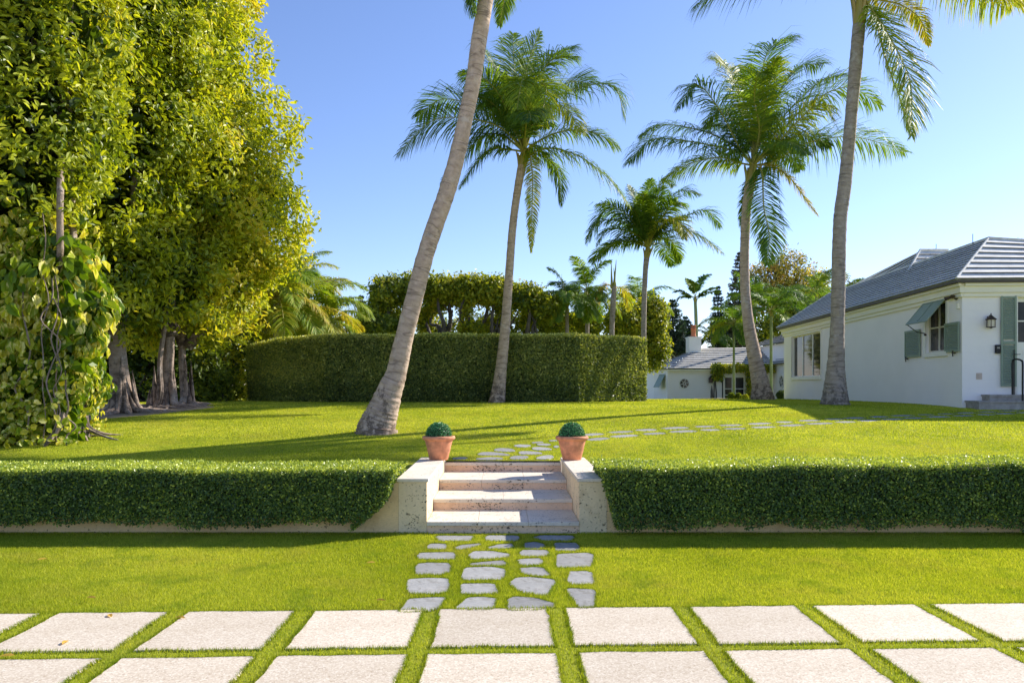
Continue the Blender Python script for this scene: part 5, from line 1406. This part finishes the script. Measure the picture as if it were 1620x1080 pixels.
# glazed doors
a, b, c, d = fdoor; ms = Msh(); m_ = (a+b)/2
for q0, q1 in ((a+.12, m_-.02), (m_+.02, b-.02)):
    for bx_ in ((q0, q0+.14, c, d-.1), (q1-.14, q1, c, d-.1), (q0+.14, q1-.14, c, c+.2), (q0+.14, q1-.14, d-.25, d-.1), (q0+.14, q1-.14, (c+d)/2-.03, (c+d)/2+.03), (q0+.14, q1-.14, c+.62, c+.67)):
        box(ms, bx_[0], bx_[1], -.10, -.05, bx_[2], bx_[3], CF)
box(ms, a, b, -.1, .03, d-.099, d+.08, CF)
fd = part(ms, 'glazed_door', M['white_plain'], cot)
g_ = Msh(); g_.add([CF(a, -.09, c), CF(b, -.09, c), CF(b, -.09, d), CF(a, -.09, d)], [[0, 1, 2, 3]]); subpart(g_, 'pane', M['glass'], fd)
# small propped shutter on the angled end
p0 = np.array([xL, DL]); p1 = np.array([x0, CD]); tt = (p1-p0)/np.linalg.norm(p1-p0); no = np.array([tt[1], -tt[0]])
no = no if no[1] < 0 else -no
EF = lambda s, o, z: (*(p0+tt*s+no*o), z)
ms = Msh(); V = [EF(1.2, .03, 2.9), EF(2.3, .03, 2.9), EF(2.3, .55, 1.9), EF(1.2, .55, 1.9)]; V2 = [np.array(v)+[0, 0, -.05] for v in V]
ms.add(V+V2, [[0, 1, 2, 3], [7, 6, 5, 4], [0, 3, 7, 4], [1, 0, 4, 5], [2, 1, 5, 6], [3, 2, 6, 7]]); part(ms, 'awning_shutter', M['sage'], cot)
# right wing of the cottage
xw = 20.4
wing = empty('cottage_wing', (xw, 56, .6), 'taller white wing right of the cottage, partly behind the house', 'building')
GF = lambda s, o, z: (xw-o, s, z)
ms = Msh(); wall(ms, GF, 50, 60.2, zb, 3.6, [], .1); V = [(xw, 50, zb), (27, 50, zb), (27, 50, 3.6), (xw, 50, 3.6)]; ms.add(V, [[0, 1, 2, 3]])
box(ms, xw+.25, 28, 56.5, 68, 3.4, cxz(0, 542, 58)[1]); part(ms, 'wall', M['white'], wing)
z5 = cxz(0, 541.5, 58)[1]; ms = Msh()
slope(ms, (xw-.1, 56.1, z5), (28.3, 56.1, z5), (23.0, 59.5, z5+1.1), (25.5, 59.5, z5+1.1), 6, .1); slope(ms, (xw-.1, 68, z5), (xw-.1, 56.1, z5), (23.0, 64, z5+1.1), (23.0, 59.5, z5+1.1), 6, .1)
slope(ms, (xw-.35, 60.2, 3.62), (xw-.35, 49.8, 3.62), (xw+.9, 60.2, 4.3), (xw+.9, 49.8, 4.3), 4, .1)
part(ms, 'roof', [M['tile'], M['tile_butt']], wing)
_c = cot; cot = wing; roundwin((58.1, cxz(0, 603, 58)[1]), .42, GF); cot = _c

# vine trained over the cottage doors
vn = empty('door_vine', (cxz(1131, 0)[0], CD-.3, .6), 'green climbing vine trained over the cottage doors', 'climbing plant')
ms = Msh(); sx = cxz(1131, 0, CD-.4)[0]; ex = cxz(1184, 0, CD-.4)[0]; tz = cxz(0, 582)[1]
for q in (-.1, .1): limb(ms, (sx+q, CD-.4, .5), (sx+q*.5, CD-.4, tz-.3), .06, .04, .03, 7)
limb(ms, (ex, CD-.4, .5), (ex, CD-.4, tz), .06, .04, .03, 7); part(ms, 'stems', M['dark_bark'], vn)
ms = Msh()
def bxleaves(xa, xb, za, zb_, n, dd=.35):
    P = np.c_[rng.uniform(xa, xb, n), CD-.45+rng.uniform(-dd, dd, n), rng.uniform(za, zb_, n)]
    P[:, 2] += .05*np.sin(P[:, 0]*4)
    surf_leaves(ms, P, np.tile([0, -1, .5], (n, 1)), .17, np.clip(rng.normal(.68, .2, n), 0, 1))
bxleaves(cxz(1124, 0)[0], cxz(1222, 0)[0], cxz(0, 588.5)[1], cxz(0, 576.5)[1], 3000)
bxleaves(cxz(1125, 0)[0], cxz(1141, 0)[0], cxz(0, 603)[1], cxz(0, 588)[1], 420, .25); bxleaves(cxz(1179, 0)[0], cxz(1189, 0)[0], cxz(0, 630)[1], cxz(0, 588)[1], 900, .25)
part(ms, 'foliage', M['tree_leaf'], vn)
def ball_shrub(label, x, y, D, r, mat='tree_leaf', tint=(.4, .2)):
    c = px(x, y, D); root = empty('round_shrub', (c[0], c[1], float(zt(D))), label, 'shrub')
    ms = Msh(); n = 1400; u = rnd_unit(n); surf_leaves(ms, c+u*r*rng.uniform(.8, 1.03, n)[:, None], u, .09, np.clip(rng.normal(*tint, n), 0, 1)); 
    th = np.linspace(0, np.pi, 9); lathe(ms, [(math.sin(t)*r*.8, c[2]-math.cos(t)*r*.8) for t in th], c[0], c[1], 12, 1); part(ms, 'foliage', [M[mat], M['hedge_core']], root)
ball_shrub('tiny clipped shrub left of the slim palm before the cottage doors', 1157, 627, 46, .19)
ball_shrub('tiny clipped shrub right of the slim palm before the cottage doors', 1168, 627, 46, .17)
ball_shrub('low tufted shrub nearest the leaning palm foot by the cottage', 1179, 629, 45, .17, tint=(.6, .2))
ball_shrub('dark brown round shrub at the far corner of the white house', 1236, 625, 48, .28, tint=(.08, .06))
ms = Msh(); a = px(1098, 632, 52); b = px(1152, 632, 52); box(ms, a[0], b[0], 51.8, 52.4, .7, EYE-19.0*52/F)
tag(ms.build('terrace_edge', M['coral']), 'low brown stone terrace edge before the cottage', 'terrace edge')
ms = Msh(); c = px(1126, 620, 57); tube(ms, [(c[0], 57, .6), (c[0], 57, c[2]+.1), (c[0], 57, c[2]+.5)], [.12, .09, .02], 10)
tag(ms.build('garden_urn', M['gutter']), 'slim dark pointed ornament by the cottage wall', 'ornament')
ms = Msh(); c = px(1124, 601, 59.8); box(ms, c[0]-.12, c[0]+.12, 59.55, 59.9, c[2]-.22, c[2]+.12); lathe(ms, [(.2, c[2]+.121), (.02, c[2]+.34), (0, c[2]+.34)], c[0], 59.72, 8)
tag(ms.build('cottage_lantern', M['bronze']), 'small dark lantern on the cottage wall left of the vine', 'lantern')

# unseen pale drive sheet added behind the viewer to bounce fill light
ms = Msh(); ms.add([(-30, -40, .004), (30, -40, .004), (30, 3.4, .004), (-30, 3.4, .004)], [[0, 1, 2, 3]])
tag(ms.build('driveway', M['slab']), kind='structure')
# fallen leaves
LV = [('first dry leaf lying on the middle of the left cream slab', 108, 1005), ('green leaf tip at the left slab corner by the drive edge', 24, 1028), ('small dry leaf on the left lawn above the slabs', 152, 945), ('pale leaf on the grass left of the stepping stones', 594, 948),
      ('curled dark leaf on the grass beside the path stones', 594, 889), ('yellow leaf on the slab edge under the left lawn', 277, 969), ('small leaf on the far left lawn near the hedge shadow', 58, 885), ('brown leaf at the lawn edge left of the yellow leaf', 176, 969)]
for lab, x, y in LV:
    D = (EYE-.05)*F/(y-611); X = (x-810)*D/F; ms = Msh()
    a = rng.uniform(0, 6.28); leaf_batch(ms, np.array([[X, D, .050 if y < 965 else .016]]), np.array([[.1, -.2, 1.]]), np.array([[math.cos(a), math.sin(a)*.5, .04]]), .10, .04, np.array([.9]), .15, True, curl=.05)
    tag(ms.build('fallen_leaf', M['orange_leaf'], origin=(X, D, .05)), lab, 'leaf', 'leaves fallen on lawn and drive')

# ---------------------------------------------------------------- grass
def blades(n, d0, d1, w, Lb, zf, xm=.74, xlim=None, extra_mask=None, tint0=.5, xoff=0):
    D = np.sqrt(rng.uniform(d0**2, d1**2, n)); X = rng.uniform(-1, 1, n)*(xm*D+1.9)+xoff
    ok = np.ones(n, bool)
    for poly in MASK:
        a, b = poly.min(0), poly.max(0)
        c = (X > a[0]) & (X < b[0]) & (D > a[1]) & (D < b[1]) & ok
        idx = np.where(c)[0]
        if len(idx): ok[idx[inside(X[idx], D[idx], poly)]] = False
    if extra_mask is not None: ok &= extra_mask(X, D)
    X, D = X[ok], D[ok]; n = len(X)
    z = zf(D)
    Ls = Lb*rng.uniform(.6, 1.15, n); a = rng.uniform(0, 2*np.pi, n); lean = rng.uniform(.1, .75, n)
    dv = np.c_[np.cos(a)*lean, np.sin(a)*lean, np.ones(n)]; dv = unit(dv)
    a2 = rng.uniform(0, np.pi, n); sd = np.c_[np.cos(a2), np.sin(a2), np.zeros(n)]*(w*rng.uniform(.7, 1.3, n)*.5)[:, None]
    P = np.c_[X, D, z]
    V = np.stack([P-sd, P+sd, P+dv*Ls[:, None]], 1).reshape(-1, 3)
    pt = .10*np.sin(X*1.3+D*.7)+.08*np.sin(X*.5-D*1.9+1)
    return V, np.clip(rng.normal(tint0, .22, n)+pt*.6, 0, 1)
gm = Msh()
def addb(*a, **k):
    V, t = blades(*a, **k); gm.add(V, np.arange(len(V)).reshape(-1, 3), t)
fz = lambda D: np.zeros_like(D)-.004
# no grass under hedge, walls, in front of the drive
slabzone = lambda X, D: (D > front+.012+ROWSLOPE*X)
gaps = lambda X, D: ~slabzone(X, D)
addb(260000, 4.4, 7.4, .006, .030, fz, extra_mask=gaps)
addb(480000, 6.3, 8.2, .0048, .036, fz, extra_mask=slabzone)
addb(440000, 8.2, 10.12, .006, .037, fz, extra_mask=lambda X, D: ~((np.abs(X+.12) < .98) & (D > 10.04)))
nohedge = lambda X, D: ~((D > 9.8) & (D < 11.1)) & ~((np.abs(X+.12) < 1.6) & (D < 13.25))
def nobase(X, D):
    k = ~((X > 13.3+.0667*(D-23)) & (D > 22.9-(X-13.4)*.0667)) 
    k &= ~((D > 28.0) & (X < 2.4) & (X > -6.8)); k &= ~((X > 2.3) & (X < 5.4) & (D > 28+(X-2.4)*.65)); k &= ~((X < -6.7) & (D > 28.05+(-6.8-X)*.74))
    return k
addb(380000, 11.0, 16, .009, .026, lambda D: zt(D), extra_mask=nohedge, tint0=.55)
addb(340000, 16, 23, .015, .032, lambda D: zt(D), extra_mask=nobase, tint0=.58)
addb(160000, 23, 31, .022, .035, lambda D: zt(D), extra_mask=nobase, tint0=.6)
V, t = blades(60000, 30, 46, .035, .04, lambda D: zt(D), extra_mask=lambda X, D: nobase(X, D) & (X > 5.4), tint0=.6); gm.add(V, np.arange(len(V)).reshape(-1, 3), t)
# ragged fringe where turf creeps over edges; dark tint paints its shade there
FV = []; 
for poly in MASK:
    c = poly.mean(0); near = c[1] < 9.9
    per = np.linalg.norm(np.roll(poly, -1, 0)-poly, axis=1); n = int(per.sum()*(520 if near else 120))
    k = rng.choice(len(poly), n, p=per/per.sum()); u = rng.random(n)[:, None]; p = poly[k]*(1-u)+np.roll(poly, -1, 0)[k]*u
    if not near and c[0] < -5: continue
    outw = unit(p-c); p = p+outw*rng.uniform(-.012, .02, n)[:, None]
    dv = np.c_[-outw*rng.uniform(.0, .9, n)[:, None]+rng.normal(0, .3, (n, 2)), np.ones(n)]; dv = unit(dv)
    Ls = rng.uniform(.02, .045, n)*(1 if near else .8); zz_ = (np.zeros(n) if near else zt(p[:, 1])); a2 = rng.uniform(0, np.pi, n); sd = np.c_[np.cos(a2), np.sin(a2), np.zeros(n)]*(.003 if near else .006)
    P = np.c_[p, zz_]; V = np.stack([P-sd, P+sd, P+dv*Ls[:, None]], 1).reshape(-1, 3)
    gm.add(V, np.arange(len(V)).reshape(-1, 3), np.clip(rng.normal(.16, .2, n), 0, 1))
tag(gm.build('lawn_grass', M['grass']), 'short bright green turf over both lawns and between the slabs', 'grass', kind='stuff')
